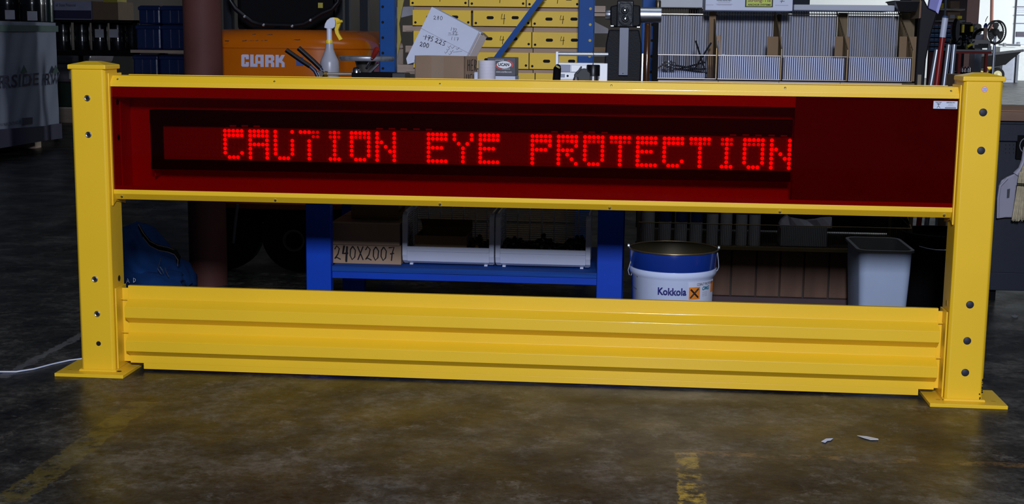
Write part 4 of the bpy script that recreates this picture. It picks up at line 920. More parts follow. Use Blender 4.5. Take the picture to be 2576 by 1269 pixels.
rows = [(-26, 17), (27, 66), (80, 119), (132, 173), (183, 226)]
chn = ['top', 'second', 'third', 'fourth', 'fifth']; cn = ['left', 'middle', 'right']
for r, (pt, pb) in enumerate(rows):
    for k, (p0, p1) in enumerate(cols[r]):
        sh = (k-1)*1.6
        a, b_, c_, d = rect(p0, p1, pt+sh, pb+sh, YC)
        t = thing('steel_channel', ((a+b_)/2, YC+.3, c_), 'yellow slotted steel channel, %s row from the top, %s column of the rack stack' % (chn[r], cn[k]), 'steel channel', 'yellow steel channels in the rack')
        MB().box(a, b_-.003, YC, YC+.004, c_, d).build('end_face', YEL2, t, bev=.001)
        MB().box(a, b_-.003, YC+.004, YC+.6, d-.004, d).build('top_flange', YEL2, t); MB().box(a+.002, b_-.005, YC+.004, YC+.6, c_, c_+.004).build('bottom_flange', YEL2, t)
        ym = (pt+pb)/2+sh
        for px in (p0+43, p0+106):
            if px+9 < p1:
                p = at(px, ym-2+(2 if k == 2 else 0), YC); hw = .0115; hr = .0085; n = 8
                q = [(p.x+hw*s+hr*math.cos(an), YC-.0008, p.z+hr*math.sin(an)) for s, an in [(1, -math.pi/2+math.pi*i/n) for i in range(n+1)]+[(-1, math.pi/2+math.pi*i/n) for i in range(n+1)]]
                MB().prism(q, (0, .0007, 0)).build('slot', HOLE, t)
        for px in (p0+7, p1-8):
            p = at(px, pb-8+sh, YC); MB().lathe([(.0068, 0), (.0068, -.0008)], (p.x, YC, p.z), 12, 'y').build('bolt_hole', HOLE, t)
        if (r, k) in mk:
            p = at(p0+76, ym+(10 if r != 1 or k != 1 else 12), YC-.001); hand(mk[(r, k)], (p.x-.015, YC-.0012, p.z), X, Z, .034, .052 if k == 1 and r == 1 else .042, .0017).build('pen_number', INK, t)
    # timber spacers under every row
    for (p0, p1) in ((1022, 1340), (1342, 1470)):
        gap = (rows[r+1][0]-pb) if r < 4 else 9
        a, b_, c_, d = rect(p0, p1, pb+1.5+(2 if p0 > 1300 else 0), pb+gap-.5+(2 if p0 > 1300 else 0), YC+.03)
        tag(MB().box(a, b_, YC+.03, YC+.12, c_, d).build('timber_spacer', WOOD), 'pale timber spacer under the %s row of yellow channels, %s piece' % (chn[r], 'left' if p0 < 1200 else 'right'), 'timber', 'timber spacers between the channels')
zt_ = at(1250, 236, YC).z
t = thing('wooden_crate', (at(1250, 300, YC).x, 3.1, 0), 'dark brown wooden crate under the stack of yellow channels, seen below the sign', 'crate')
a, b_, _, _ = rect(1010, 1475, 300, 400, YC)
for k in range(8): MB().box(a, b_, YC-.06, YC-.04, .01+k*zt_/8, (k+1)*zt_/8-.004).build('board', CARD2, t)
MB().box(a, b_, YC-.04, YC+.6, .0, zt_-.004).build('crate_core', mat('dark_core', (.06, .04, .025), .9), t)
# wood and strut pieces visible between the uprights and the press
for k, (p0, p1, pt, pb, lab) in enumerate(((1497, 1523, 15, 31, 'upper'), (1497, 1523, 33, 41, 'lower'))):
    tag(bxp('timber_block', WOOD, 1494.5, p1, pt, pb, YR+.02, .2), '%s of two timber block ends right of the right blue upright' % lab, 'timber', 'timber block ends')
tag(bxp('cardboard_piece', CARD2, 1494, 1526, 119, 140, YR+.06, .13), 'brown cardboard edge between the right blue upright and the press', 'cardboard')
tag(MB().prism([at(px, py, YR+.072) for px, py in ((1486, 50), (1530, 72), (1530, 84), (1486, 84))], (0, .02, 0)).build('metal_gusset', mat('grey_gusset', (.22, .21, .22), .6)), 'grey triangular plate seen between the blue upright and the press', 'plate')
tag(MB().prism([at(px, py, YR+.2) for px, py in ((994, 18), (1040, 16), (1040, 37), (998, 47))], (0, .01, 0)).build('grey_plank', mat('grey_plank', (.28, .28, .32), .7)), 'grey sheet end poking out left of the yellow channels', 'sheet')
tag(MB().prism([at(px, py, YR+.14) for px, py in ((1000, 0), (1016, 0), (1004, 60), (1009, 100), (999, 145))], (0, .01, 0)).build('yellow_strip', mat('dull_yellow', (.40, .32, .05), .6)), 'narrow yellow strip hanging beside the left blue upright', 'strip')
for k, (p0, p1, pt, pb) in enumerate(((1013, 1038, 64, 80), (1020, 1040, 115, 132), (1000, 1046, 163, 186))):
    tag(bxp('spacer_end', WOOD, p0, p1, pt, pb, YR+.22, .12), '%s of three timber ends left of the yellow channels' % ('top', 'middle', 'bottom')[k], 'timber', 'timber ends left of the channels')

# ================================================================== forklift
YF = 2.15
t = thing('forklift', (at(720, 300, YF).x, 2.8, 0), 'orange forklift seen from behind, white CLARK lettering on its rounded counterweight', 'forklift')
ORG = mat('orange_paint', (.42, .095, .002), .25, var=.12, vs=4, coat=.12, bump=.05, bs=12, spec=.25)
fx0, fx1 = at(485, 150, YF+.15).x, at(937, 150, YF+.25).x
zt_, zsm = at(690, 74, YF).z, at(690, 123, YF).z
def cw(z, ins, top=0):
    x0_, x1_, y0_ = fx0+ins, fx1-ins, YF+ins*.8; yb = YF+1.2; pts = []; n = 14; r = .34; ry = .22
    for k in range(n+1):   # right rear corner
        q = math.pi/2*k/n; pts.append((x1_-r+r*math.sin(q), y0_+ry-ry*math.cos(q), z))
    pts += [(x1_, yb, z), (x0_, yb, z)]
    for k in range(n+1):
        q = math.pi/2*k/n; pts.append((x0_+r-r*math.cos(q), y0_+ry-ry*math.sin(q), z))
    return pts
R2 = [cw(.36, .03), cw(.39, .0), cw(zsm-.004, 0), cw(zsm-.001, .004), cw(zsm+.001, .004), cw(zsm+.004, 0)]
for k in range(1, 9):
    q = math.pi/2*k/8; R2.append(cw(zsm+.004+(zt_-zsm-.004)*math.sin(q), .16*(1-math.cos(q))))
MB().loft(R2).build('counterweight', ORG, t, smooth=35)
MB().box(fx0+.1, fx1-.1, YF+.3, YF+1.9, .25, .36).build('chassis', BLKM, t)
LT = mat('lettering_lilac', (.42, .42, .58), .5)
def sh(p): return [(x, y+(x-606)*.012) for x, y in p]
letters = [
 [(607,139),(610,137),(624,137),(626,139),(626,149),(618,149),(618,144),(615,144),(615,161),(618,161),(618,156),(626,156),(626,166),(624,168),(610,168),(607,166)],
 [(629.5,137),(638,137),(638,160),(648,160),(648,168),(629.5,168)],
 None,
 [(667,137),(686,137),(690,141),(690,150),(686,153.5),(690,158),(690,168),(681.5,168),(681.5,158),(675.5,158),(675.5,151),(681.5,151),(681.5,144.5),(675.5,144.5),(675.5,168),(667,168)],
 [(693,137),(701.5,137),(701.5,147),(708,137),(717,137),(709.5,151),(716,157),(716,168),(708,168),(708,158),(701.5,156),(701.5,168),(693,168)]]
for L_, nmx in zip(letters, 'CLARK'):
    mb = MB()
    for pl in ([L_] if L_ else [[(655,137),(663.5,137),(663.5,168),(655,168)], [(642,141),(645,137),(649,137),(649,159.8),(642,159.8)], [(649,137),(655,137),(655,143.5),(649,143.5)], [(649,153),(655,153),(655,159.8),(649,159.8)]]):
        mb.prism([at(px, py, YF-.0012) for px, py in sh(pl)], (0, .0018, 0))
    o = mb.build('letter', LT, t)
    tag(o, 'painted pale lilac letter %s' % nmx)
bxp('blue_decal', mat('decal_blue', (.02, .06, .25), .5), 745, 763, 143, 166, YF-.001, .0015, t)
mb = MB(); random.seed(11)
for (x0_, x1_, y_) in ((611, 673, 103), (738, 754, 101), (567, 576, 103), (637, 652, 87), (672, 688, 88)):
    x_q = x0_
    while x_q < x1_:
        s = random.uniform(2, 5); zc_ = at(x_q, y_, YF); q = min(1, max(0, (zc_.z-zsm)/(zt_-zsm))); yy = YF+.16*.8*(1-math.sqrt(max(0, 1-q*q)))
        p = at(x_q, y_+random.uniform(-1.5, 1.5), yy-.001); w_ = wpx(s/2, 2.1); h_ = w_*random.uniform(.3, .6)
        mb.box(p.x-w_, p.x+w_, yy-.0012, yy+.004, p.z-h_, p.z+h_, None); x_q += s*.8
tag(mb.build('paint_scuffs', mat('scuff_black', (.02, .012, .008), .7), t), kind='stuff')
# seat, guard frame and dark cabin parts
a, b_, c_, d = rect(600, 860, -40, 60, 3.0); MB().box(a, b_, 2.95, 3.1, c_-.05, d+.15).build('seat_back', BLKM, t, bev=.03)
mast = mat('mast_dark', (.006, .008, .014), .6, spec=.2)
for p0, p1, Yq in ((562, 582, 2.95), (838, 862, 2.95), (868, 878, 3.4), (905, 925, 3.4)):
    a, b_, _, _ = rect(p0, p1, 0, 60, Yq); MB().box(a, b_, Yq, Yq+.06, zt_-.25, 2.3).build('guard_leg', mast, t)
pf = [at(px, py, 2.62) for px, py in ((574, -25), (578, 0), (592, 22), (618, 43), (635, 56), (655, 61), (690, 63), (740, 64), (765, 60), (785, 48), (810, 33), (835, 23), (850, 5), (856, -25))]
MB().tube(pf, .014, 10).build('guard_rail_pipe', BLK, t, smooth=60)
for px, py in ((614, 42), (662, 63), (734, 66), (780, 51)):
    p = at(px, py, 2.6); MB().lathe([(.0085, 0), (.0085, -.004), (.005, -.007)], (p.x, 2.607, p.z), 12, 'y').build('pipe_bolt', STL, t, smooth=40)
for px, py0, py1, mt_ in ((800, 5, 26, 'yellow'), (800, 0, 0, None)):
    if mt_: bxp('warning_decal', mat('decal_yellow', (.35, .30, .03), .6), 800, 812, 7, 20, 2.94, .004, t)
for s, px in ((1, 738),):
    p = at(740, 605, 2.3)
    w_ = MB().lathe([(.10, .06), (.17, .05), (.19, .03), (.20, 0), (.20, -.08)], (p.x+.02, 2.38, .205), 36, 'y').build('wheel', RUB, t, smooth=40)
    MB().lathe([(.048, 0), (.058, -.004), (.06, -.012), (.052, -.014), (.046, -.006)], (p.x, 2.30, p.z), 32, 'y', capb=False, capt=False).build('wheel_hub', mat('dark_hub', (.10, .10, .09), .6), w_, smooth=40)
    MB().lathe([(.025, 0), (.022, -.01)], (p.x, 2.30, p.z), 20, 'y').build('wheel_cap', BLKM, w_)
MB().lathe([(.10, .06), (.17, .05), (.19, .03), (.20, 0), (.20, -.08)], (fx0+.15, 2.38, .205), 36, 'y').build('wheel', RUB, t, smooth=40)
tag(MB().tube([at(598, 515, 2.0), at(592, 560, 2.0), at(587, 612, 2.0)], [.009, .009, .0075], 10).build('grey_rod', mat('dim_steel', (.12, .12, .14), .4, .7)), 'thin grey rod hanging beside the steel column, under the sign', 'rod')
# ================================================================== far left of the hall
def zfl(py, px): 
    d = FW+RT*((px-1288)/FPX)+UP*((634.5-py)/FPX); return CAM+d*((0-CAM.z)/d.z)
# wrapped lumber bundle, its long side receding to the right
YL = 8.5
def W(px, py, off=0):
    d = 1/(.0752-.0000599*px); p = at(px, py, d+CAM.y); p.x += off; return p
P0, P1 = W(-160, 200), W(142, 200); u = Vector((P1.x-P0.x, P1.y-P0.y, 0)).normalized(); nn = Vector((u.y, -u.x, 0))   # nn faces the hall
ZB0, ZT0 = .12, 1.385; LW = (Vector((P1.x, P1.y, 0))-Vector((P0.x, P0.y, 0))).length
B0 = Vector((P0.x, P0.y, 0))
def uof(px): q = W(px, 200); return (Vector((q.x, q.y, 0))-B0).dot(u)
t = thing('wrapped_bundle', (P0.x-.3, (P0.y+P1.y)/2, .10), 'large white wrapped lumber bundle printed in navy with green trees, far left', 'bundle')
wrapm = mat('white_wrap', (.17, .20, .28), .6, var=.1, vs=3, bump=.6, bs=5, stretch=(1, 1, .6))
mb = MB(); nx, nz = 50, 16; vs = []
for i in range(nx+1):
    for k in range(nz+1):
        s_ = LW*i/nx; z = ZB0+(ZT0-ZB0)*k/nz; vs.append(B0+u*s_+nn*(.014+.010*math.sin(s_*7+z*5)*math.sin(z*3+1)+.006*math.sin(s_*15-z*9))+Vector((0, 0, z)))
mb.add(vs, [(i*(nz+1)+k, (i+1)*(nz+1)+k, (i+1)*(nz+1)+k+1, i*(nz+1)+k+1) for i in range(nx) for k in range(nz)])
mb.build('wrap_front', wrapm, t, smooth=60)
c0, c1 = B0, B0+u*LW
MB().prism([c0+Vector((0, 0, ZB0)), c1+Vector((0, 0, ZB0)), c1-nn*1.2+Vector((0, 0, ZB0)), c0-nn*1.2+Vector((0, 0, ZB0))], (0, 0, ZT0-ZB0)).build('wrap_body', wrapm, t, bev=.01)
pm = mat('wrap_navy', (.012, .012, .05), .6); gm = mat('wrap_green', (.012, .05, .038), .6)
def wpoly(pts, nm, m_, off=.045):
    MB().prism([B0+u*uof(px)+nn*off+Vector((0, 0, W(px, py).z)) for px, py in pts], nn*.004).build(nm, m_, t)
MW = Matrix(((u.x, -nn.x, 0, B0.x), (u.y, -nn.y, 0, B0.y), (0, 0, 1, 0), (0, 0, 0, 1)))
def wtext(txt, p0, p1, pt, pb, **k):
    pm_ = (p0+p1)/2; text_mb(txt, uof(p0), uof(p1), W(pm_, pb).z, W(pm_, pt).z, -.046, M=MW, depth=.002, **k).build('bundle_lettering', pm, t)
wpoly([(-160, 60), (141, 65), (141, 80), (-160, 78)], 'green_stripe', mat('faded_green', (.05, .10, .09), .6))
wtext('ERSIDE', -27, 88, 187, 219, bold=.012, shear=.1); wtext('RIV', 101, 141, 184, 213, bold=.012, shear=.15)
for px in (51, 131): wpoly([(px-9, 184), (px+8, 182), (px, 164)], 'tree_mark', gm)
wpoly([(-160, 336), (108, 316), (108, 352), (-160, 396)], 'navy_band', pm); wpoly([(111, 314), (140, 310), (140, 348), (111, 352)], 'navy_band', pm)
wpoly([(41, 297), (67, 295), (66, 311), (40, 314)], 'printed_badge', pm)
wtext('MANUFACTURED BY', -6, 37, 306, 314)
for q in (.6, LW-.35): p = B0+u*q-nn*.6; MB().box(p.x-.5, p.x+.5, p.y-.08, p.y+.08, 0, ZB0+.005).build('timber_bearer', WOOD, t)
d = ZT0
# drums on the bundle and behind
drm = mat('black_drum', (.006, .007, .010), .22, coat=.4)
def drum(cx, cy, z0, r, h, lab, mt=drm, group=None, label=None):
    t = thing('steel_drum', (cx, cy, z0), lab, 'drum', group)
    MB().lathe([(r*.97, 0), (r, .01), (r, h*.33-.02), (r*1.03, h*.33), (r, h*.33+.02), (r, h*.66-.02), (r*1.03, h*.66), (r, h*.66+.02), (r, h-.01), (r*.97, h)], (cx, cy, z0), 28).build('drum_body', mt, t, smooth=40)
    if label: 
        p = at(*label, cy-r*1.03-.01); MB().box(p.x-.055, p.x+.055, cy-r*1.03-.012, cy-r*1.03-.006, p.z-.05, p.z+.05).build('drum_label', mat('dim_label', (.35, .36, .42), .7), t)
    return t
for k, (px, lp) in enumerate(((20, (25, 37)), (82, (81, 40)), (-45, None))):
    p = at(px, 40, YL+1.3); drum(p.x, YL+1.3, d+.005, .13, .6, ('black drum with a white label, leftmost standing on the wrapped bundle', 'black drum with a white label, second from the left on the wrapped bundle', 'black drum at the frame edge on the wrapped bundle')[k], label=lp)
p = at(116, 40, YL+1.55); drum(p.x, YL+1.55, d+.005, .08, .6, 'narrow green black drum at the right end of the wrapped bundle', mat('green_black', (.006, .02, .018), .3, coat=.4))
YD = 11
zsh = at(240, 128, YD).z
tb = thing('storage_rack', (at(240, 200, YD).x, YD+.4, 0), 'dark steel shelf carrying black drums behind the wrapped bundle', 'rack')
xa_, xb_ = at(128, 200, YD).x, at(350, 200, YD).x
MB().box(xa_, xb_, YD, YD+.9, zsh-.06, zsh).build('shelf_board', BLKM, tb)
MB().box(xa_, xb_, YD, YD+.9, at(240, 50, YD).z-.03, at(240, 50, YD).z).build('top_shelf', BLKM, tb)
for x in (xa_, xb_-.06):
    for y in (YD, YD+.84): MB().box(x, x+.06, y, y+.06, 0, at(240, 50, YD).z).build('rack_post', BLKM, tb)
for k, px in enumerate((158, 205, 250, 295, 335)):
    p = at(px, 90, YD+.4); drum(p.x, YD+.42, zsh+.002, .095, at(240, 56, YD).z-zsh, 'black drum on the dark steel shelf, %s from the left' % ('first', 'second', 'third', 'fourth', 'fifth')[k], group='drums on the dark shelf', label={2: (250, 84), 3: (286, 84)}.get(k))
zt_ = at(240, 50, YD).z+.002
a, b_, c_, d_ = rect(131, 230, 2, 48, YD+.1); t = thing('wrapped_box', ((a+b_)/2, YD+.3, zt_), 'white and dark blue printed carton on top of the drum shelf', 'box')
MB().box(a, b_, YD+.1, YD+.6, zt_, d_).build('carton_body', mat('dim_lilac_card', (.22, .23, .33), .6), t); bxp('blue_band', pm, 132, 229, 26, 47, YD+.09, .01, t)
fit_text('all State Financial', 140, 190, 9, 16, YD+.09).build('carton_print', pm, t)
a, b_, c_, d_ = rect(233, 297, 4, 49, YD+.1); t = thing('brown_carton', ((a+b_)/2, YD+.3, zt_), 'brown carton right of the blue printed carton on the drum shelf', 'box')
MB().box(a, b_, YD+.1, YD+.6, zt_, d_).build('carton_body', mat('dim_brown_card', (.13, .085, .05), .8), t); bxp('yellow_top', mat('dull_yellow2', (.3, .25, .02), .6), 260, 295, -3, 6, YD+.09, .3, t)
# blue crates near the column
blum = mat('blue_drum', (.010, .028, .10), .35, coat=.3); YQ = 9.5
zw = at(400, 126, YQ).z
t = thing('timber_platform', (at(398, 200, YQ).x, YQ+.4, 0), 'timber platform between the two tiers of blue drums, left of the steel column', 'platform')
a, b_, _, _ = rect(328, 480, 118, 132, YQ-.1); MB().box(a, b_, YQ-.1, YQ+.9, zw-.03, zw).build('platform_board', WOOD, t)
for x in (a, b_-.06): MB().box(x, x+.06, YQ+.8, YQ+.9, 0, zw-.03).build('platform_leg', BLKM, t)
blum = mat('blue_wrap', (.006, .018, .085), .3, bump=.5, bs=7, coat=.2)
def crate(px0, px1, pt, z0, z1, lab, grp):
    a, b_, _, _ = rect(px0, px1, pt, pt+20, YQ); t = thing('blue_crate', ((a+b_)/2, YQ+.35, z0), lab, 'crate', grp)
    MB().box(a, b_, YQ, YQ+.7, z0, z1).build('crate_body', blum, t, bev=.02); MB().box(a-.003, b_+.003, YQ-.015, YQ+.7, z1-.05, z1-.012).build('crate_rim', blum, t, bev=.008)
    for k in (1, 2): x = a+(b_-a)*k/3; MB().box(x-.012, x+.012, YQ-.012, YQ, z0+.01, z1-.05).build('crate_rib', blum, t)
    return t
zm, zu = at(400, 62, YQ).z, at(400, 14, YQ).z
for r_, (z0, z1) in enumerate(((zw+.003, zm), (zm+.003, zu))):
    for k, (p0, p1) in enumerate(((345, 403), (405, 468))):
        crate(p0+(0 if k else (4 if r_ else -4)), p1, 40, z0, z1, '%s %s blue wrapped crate on the timber platform beside the steel column' % (('lower', 'upper')[r_], ('left', 'right')[k]), 'blue crates on the timber platform')
for k, (p0, p1) in enumerate(((335, 397), (401, 468))): crate(p0, p1, 150, .002, zw-.05, '%s dark blue crate standing under the timber platform' % ('left', 'right')[k], 'blue crates under the platform')

# wrapped pallet goods between bundle and post
YG = 14
a, b_, _, d_ = rect(120, 228, 128, 275, YG)
t = thing('pallet_stack', ((a+b_)/2, YG+.5, 0), 'grey film wrapped goods on a green crate and pale pallet, between bundle and left post', 'pallet load')
z1 = at(170, 270, YG).z; z2 = at(170, 208, YG).z; z3 = at(170, 160, YG).z; z4 = at(170, 126, YG).z
for k in range(3): MB().box(a, b_, YG+k*.45, YG+.1+k*.45, 0.001, z1-.02).build('pallet_block', WOOD, t)
MB().box(a, b_, YG, YG+1, z1-.02, z1).build('pallet_deck', mat('pale_pallet', (.6, .55, .45), .7), t)
MB().box(a, at(182, 240, YG).x, YG, YG+1, z1, z2).build('green_crate', mat('dim_green', (.01, .035, .02), .6), t, bev=.02)
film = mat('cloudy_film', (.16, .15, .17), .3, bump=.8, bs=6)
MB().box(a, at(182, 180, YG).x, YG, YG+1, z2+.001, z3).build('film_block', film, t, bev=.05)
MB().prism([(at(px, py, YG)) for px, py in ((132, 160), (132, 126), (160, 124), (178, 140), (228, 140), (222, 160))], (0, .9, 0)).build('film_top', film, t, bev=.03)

# ================================================================== right of the barrier
# dark bench with hanging dustpan and broom
YW = 2.0
a = at(2496, 500, YW).x; zt_ = .945
t = thing('steel_workbench', (a+.6, YW+.35, 0), 'dark navy steel workbench with a cardboard covered top, right of the right guard post', 'workbench')
nv = mat('dark_navy_steel', (.006, .010, .022), .5, bump=.05)
MB().box(a, a+1.4, YW+.012, YW+.75, .12, .90).build('cabinet_body', nv, t, bev=.003)
MB().box(a, a+1.4, YW-.01, YW+.75, .80, .885).build('apron_rail', nv, t, bev=.004)
MB().box(a+.0, a+1.4, YW, YW+.05, .06, .15).build('bottom_rail', nv, t, bev=.003)
for x in (a+.0, a+1.34): MB().box(x, x+.06, YW+.05, YW+.1, 0, .12).build('foot', BLKM, t)
MB().box(a-.005, a+1.4, YW-.02, YW+.75, .90, .945).build('wood_top', mat('worn_edge_board', (.22, .13, .09), .8, var=.25, vs=12, stretch=(.3, 1, 2)), t, bev=.002)
tag(MB().prism([(a-.0, YW-.01, .9465), (a+1.2, YW-.01, .9465), (a+1.2, YW+.6, .9465), (a-.01, YW+.6, .9465)], (0, 0, .004)).build('cardboard_sheet', mat('orange_card', (.36, .20, .12), .8)), 'flat cardboard sheet lying on the dark navy workbench', 'cardboard')
p = at(2569, 365, YW-.01); MB().box(p.x-.02, p.x+.10, YW-.012, YW+.01, at(0, 0, 1).z*0+at(2569, 400, YW).z, at(2569, 340, YW).z).build('control_plate', BLKM, t)
MB().tube([(p.x+.02+.03*math.cos(q*.4), YW-.02, at(2569, 365, YW).z+.035*math.sin(q*.4)) for q in range(4, 13)], .003, 6).build('dial_ring', STL, t)
for r_ in range(5):
    for q in range(3):
        g = at(2530+q*10, 345+r_*10, YW+.011); MB().lathe([(.0025, 0), (.0025, -.001)], (g.x, YW+.012, g.z), 8, 'y').build('peg_hole', HOLE, t)
YX = YW-.03
t = thing('dustpan', (at(2545, 480, YX).x, YX, at(2535, 556, YX).z), 'light grey plastic dustpan hanging on the front of the dark navy workbench', 'dustpan')
dpm = mat('lilac_plastic', (.33, .32, .40), .45, var=.05)
MB().prism([at(px, py, YX) for px, py in ((2508, 551), (2509, 500), (2513, 470), (2520, 455), (2534, 446), (2548, 440), (2560, 432), (2566, 425), (2570, 432), (2562, 452), (2556, 480), (2552, 515), (2549, 548), (2530, 548))], (0, .018, 0)).build('pan', dpm, t, bev=.005)
MB().tube([at(2510, 549, YX-.012), at(2511, 500, YX-.012), at(2516, 468, YX-.012), at(2534, 449, YX-.012)], .006, 8).build('pan_rim', dpm, t, smooth=50)
MB().tube([at(2556, 440, YX), at(2568, 425, YX), at(2575, 405, YX), at(2580, 370, YX)], [.018, .013, .012, .011], 12).build('pan_handle', dpm, t, smooth=50)
MB().prism([at(px, py, YX-.003) for px, py in ((2534, 477), (2541, 475), (2539, 498), (2533, 499))], (0, .004, 0)).build('hang_slot', mat('slot_shade', (.06, .06, .07), .8), t)
t = thing('hand_broom', (at(2570, 500, YX).x, YX-.03, at(2565, 558, YX).z), 'straw hand broom with black stitching hanging beside the dustpan', 'broom')
mb = MB(); random.seed(5)
for k in range(170):
    s = random.random(); p0 = at(2566+s*26, 432+6*random.random(), YX-.03-random.random()*.03); p1 = at(2545+s*55, 548+random.random()*10, YX-.02-random.random()*.045)
    mb.tube([p0, p0.lerp(p1, .5)+Vector((0, -.004, 0)), p1], [.003, .0026, .0012], 4)
tag(mb.build('bristles', mat('straw', (.55, .48, .32), .7, var=.25, vs=60), t), kind='stuff')
MB().lathe([(.035, -.02), (.03, .03), (.016, .06), (.014, .25)], at(2584, 440, YX-.035), 16).build('broom_handle', mat('straw', (.5, .4, .2), .7), t)
for py in (462, 466): MB().tube([at(2558, py, YX-.068), at(2575, py+1, YX-.078), at(2600, py+2, YX-.07)], .0022, 5).build('stitching', BLKM, t)
# poles and leaning sleeve left of the right post
def pole(pts, Y, r, lab, mt, nm='steel_pole', base=True):
    p0, p1 = at(*pts[0], Y), at(*pts[1], Y); dv = (p1-p0); 
    if base: p1 = p0+dv*((p0.z-.001)/(p0.z-p1.z))
    return tag(MB().tube([p0, p1], r, 18).build(nm, mt, smooth=50), lab, 'pole')
pole(((2357, 125), (2341, 217)), 2.35, .013, 'leaning silver pipe left of the red and white pole', GALV)
pole(((2387, 112), (2374, 217)), 2.4, .0125, 'silver pipe right of the red and white pole', GALV)
pole(((2401, 112), (2391, 217)), 2.4, .012, 'rightmost silver pipe, nearest the right guard post', GALV)
t = thing('striped_pole', (at(2355, 217, 2.3).x, 2.3, 0), 'red pole with a white upper sleeve leaning among the silver pipes', 'pole')
p0, p1, p2 = at(2378, 45, 2.3), at(2371, 94, 2.3), at(2356, 217, 2.3); p3 = p0+(p2-p0)*((p0.z-.001)/(p0.z-p2.z))
MB().tube([p0+(p0-p1)*.02, p0, p1], [.010, .0155, .0155], 18).build('white_sleeve', WHP, t, smooth=40); MB().tube([p1, p3], .0135, 18).build('red_tube', mat('pole_red', (.25, .012, .010), .35), t, smooth=50)
MB().tube([at(2379, 40, 2.3), at(2378, 45, 2.3)], [.012, .017], 16).build('blue_cap', mat('cap_blue', (.03, .06, .14), .5), t)
t = thing('plastic_sleeve', (at(2320, 210, 1.8).x, 1.85, 0), 'tall dark wrapped sheet roll with a lilac upper end, leaning right of the wire bins', 'roll')
drk = mat('dark_film', (.006, .005, .009), .4, spec=.2)
P4 = [at(px, py, 1.8) for px, py in ((2318, 0), (2337, 22), (2358, 31), (2340, 90), (2318, 152), (2303, 215), (2299, 215), (2305, 130), (2312, 60))]
q1, q2 = P4[6].copy(), P4[5].copy()
P4 = [at(2320, -12, 1.8), at(2336, 20, 1.8), at(2359, 31, 1.8), at(2341, 92, 1.8), at(2330, 150, 1.8), Vector((at(2322, 217, 1.8).x-.02, 1.8, .001)), Vector((at(2302, 217, 1.8).x-.04, 1.8, .001)), at(2302, 205, 1.8), at(2313, 60, 1.8)]
MB().prism(P4, (0, .05, 0)).build('dark_wrap', drk, t, bev=.006)
MB().prism([at(px, py, 1.79) for px, py in ((2343, -20), (2366, -20), (2357, 30), (2336, 21))], (0, .04, 0)).build('lilac_end', mat('lilac_film', (.20, .20, .48), .35), t, bev=.003)
MB().prism([at(px, py, 1.785) for px, py in ((2367, -20), (2376, -20), (2360, 35), (2355, 30))], (0, .04, 0)).build('lilac_edge', mat('lilac_bright', (.42, .42, .85), .3), t)
MB().box(at(2290, 60, 2.0).x, at(2322, 60, 2.0).x, 2.0, 2.3, .0, at(2330, -15, 2.0).z).build('backing_board', BLKM, t)
tag(bxp('brown_strip', mat('brown_strip', (.12, .05, .04), .7), 2311, 2318, 2, 45, 1.78, .01, None), 'narrow brown strip at the top of the dark leaning roll', 'strip')
t = thing('cardboard_box', (at(2412, 200, 2.2).x, 2.3, 0), 'tall brown carton directly behind the right guard post', 'box')
a, b_, _, d_ = rect(2401, 2440, 188, 230, 2.2); MB().box(a, b_, 2.2, 2.45, 0, d_).build('carton_body', CARD2, t, bev=.002)

# ---- far right, lit by daylight
YA = 22
def far(name, px0, px1, pt, pb, Y, depth, mt, parent=None, bev=0, floor=False):
    a, b_, c_, d_ = rect(px0, px1, pt, pb, Y)
    if floor: c_ = .002
    return MB().box(a, b_, Y, Y+depth, c_, d_).build(name, mt, parent, bev=bev)
def fthing(name, px, Y, lab, cat, z=0): return thing(name, (at(px, 150, Y).x, Y+.2, z), lab, cat)
tag(far('brown_column', 2427, 2460, -30, 190, 30, .5, mat('brown_column_paint', (.08, .035, .035), .7), floor=True), 'dark brown square column in front of the far white wall', 'column')
whs = mat('shelf_white', (.55, .58, .6), .6)
t = fthing('shelf_unit', 2400, YA, 'white shelf unit holding boxes, left of the far brown column', 'shelving')
for pt in (22, 51): far('shelf_board', 2365, 2428, pt, pt+3.5, YA, .5, whs, t)
far('back_panel', 2340, 2430, -20, 150, YA+.5, .05, mat('dark_panel', (.07, .06, .07), .8), t, floor=True); far('shelf_post', 2374, 2378, -20, 150, YA-.02, .05, mat('light_blue_post', (.3, .42, .55), .6), t, floor=True)
for px0, px1, pt, pb, mt, lab in ((2392, 2414, 3, 21, CARD, 'brown box on the far upper white shelf'), (2384, 2415, 31, 50, mat('bright_card', (.42, .26, .15), .8), 'brown box with a white label on the far lower white shelf'), (2366, 2374, 8, 21, mat('far_yellow', (.8, .65, .03), .5), 'small yellow box at the left end of the far upper white shelf')):
    Yb = YA+.05
    a, b_, c_, d_ = rect(px0, px1, pt, pb, Yb); t2 = thing('shelf_box', ((a+b_)/2, Yb+.2, c_), lab, 'box'); MB().box(a, b_, Yb, Yb+.35, c_, d_).build('carton_body', mt, t2)
    if 'label' in lab: far('box_label', 2390, 2402, 37, 46, Yb-.01, .01, WHC, t2)
t = fthing('parts_bin_rack', 2360, 14, 'far rack of small blue parts bins behind the silver pipes', 'rack')
far('rack_frame', 2340, 2395, 58, 135, 14.3, .1, mat('dark_red_frame', (.10, .02, .03), .7), t, floor=True)
bb = mat('parts_blue', (.015, .08, .20), .5); lipm = mat('parts_lip', (.16, .30, .42), .5)
for r_ in range(6):
    for q in range(5):
        px = 2340+q*10.5+(0 if r_ % 2 else 1); py = 62+r_*11.5
        b1 = far('parts_bin', px, px+9.5, py, py+8.5, 14.1, .15, bb, t); far('bin_lip', px+1, px+8.5, py+1, py+2.6, 14.08, .02, lipm, b1)
t = fthing('hose_reel', 2403, 10, 'large black wheel seen edge on, behind the red and white pole', 'reel')
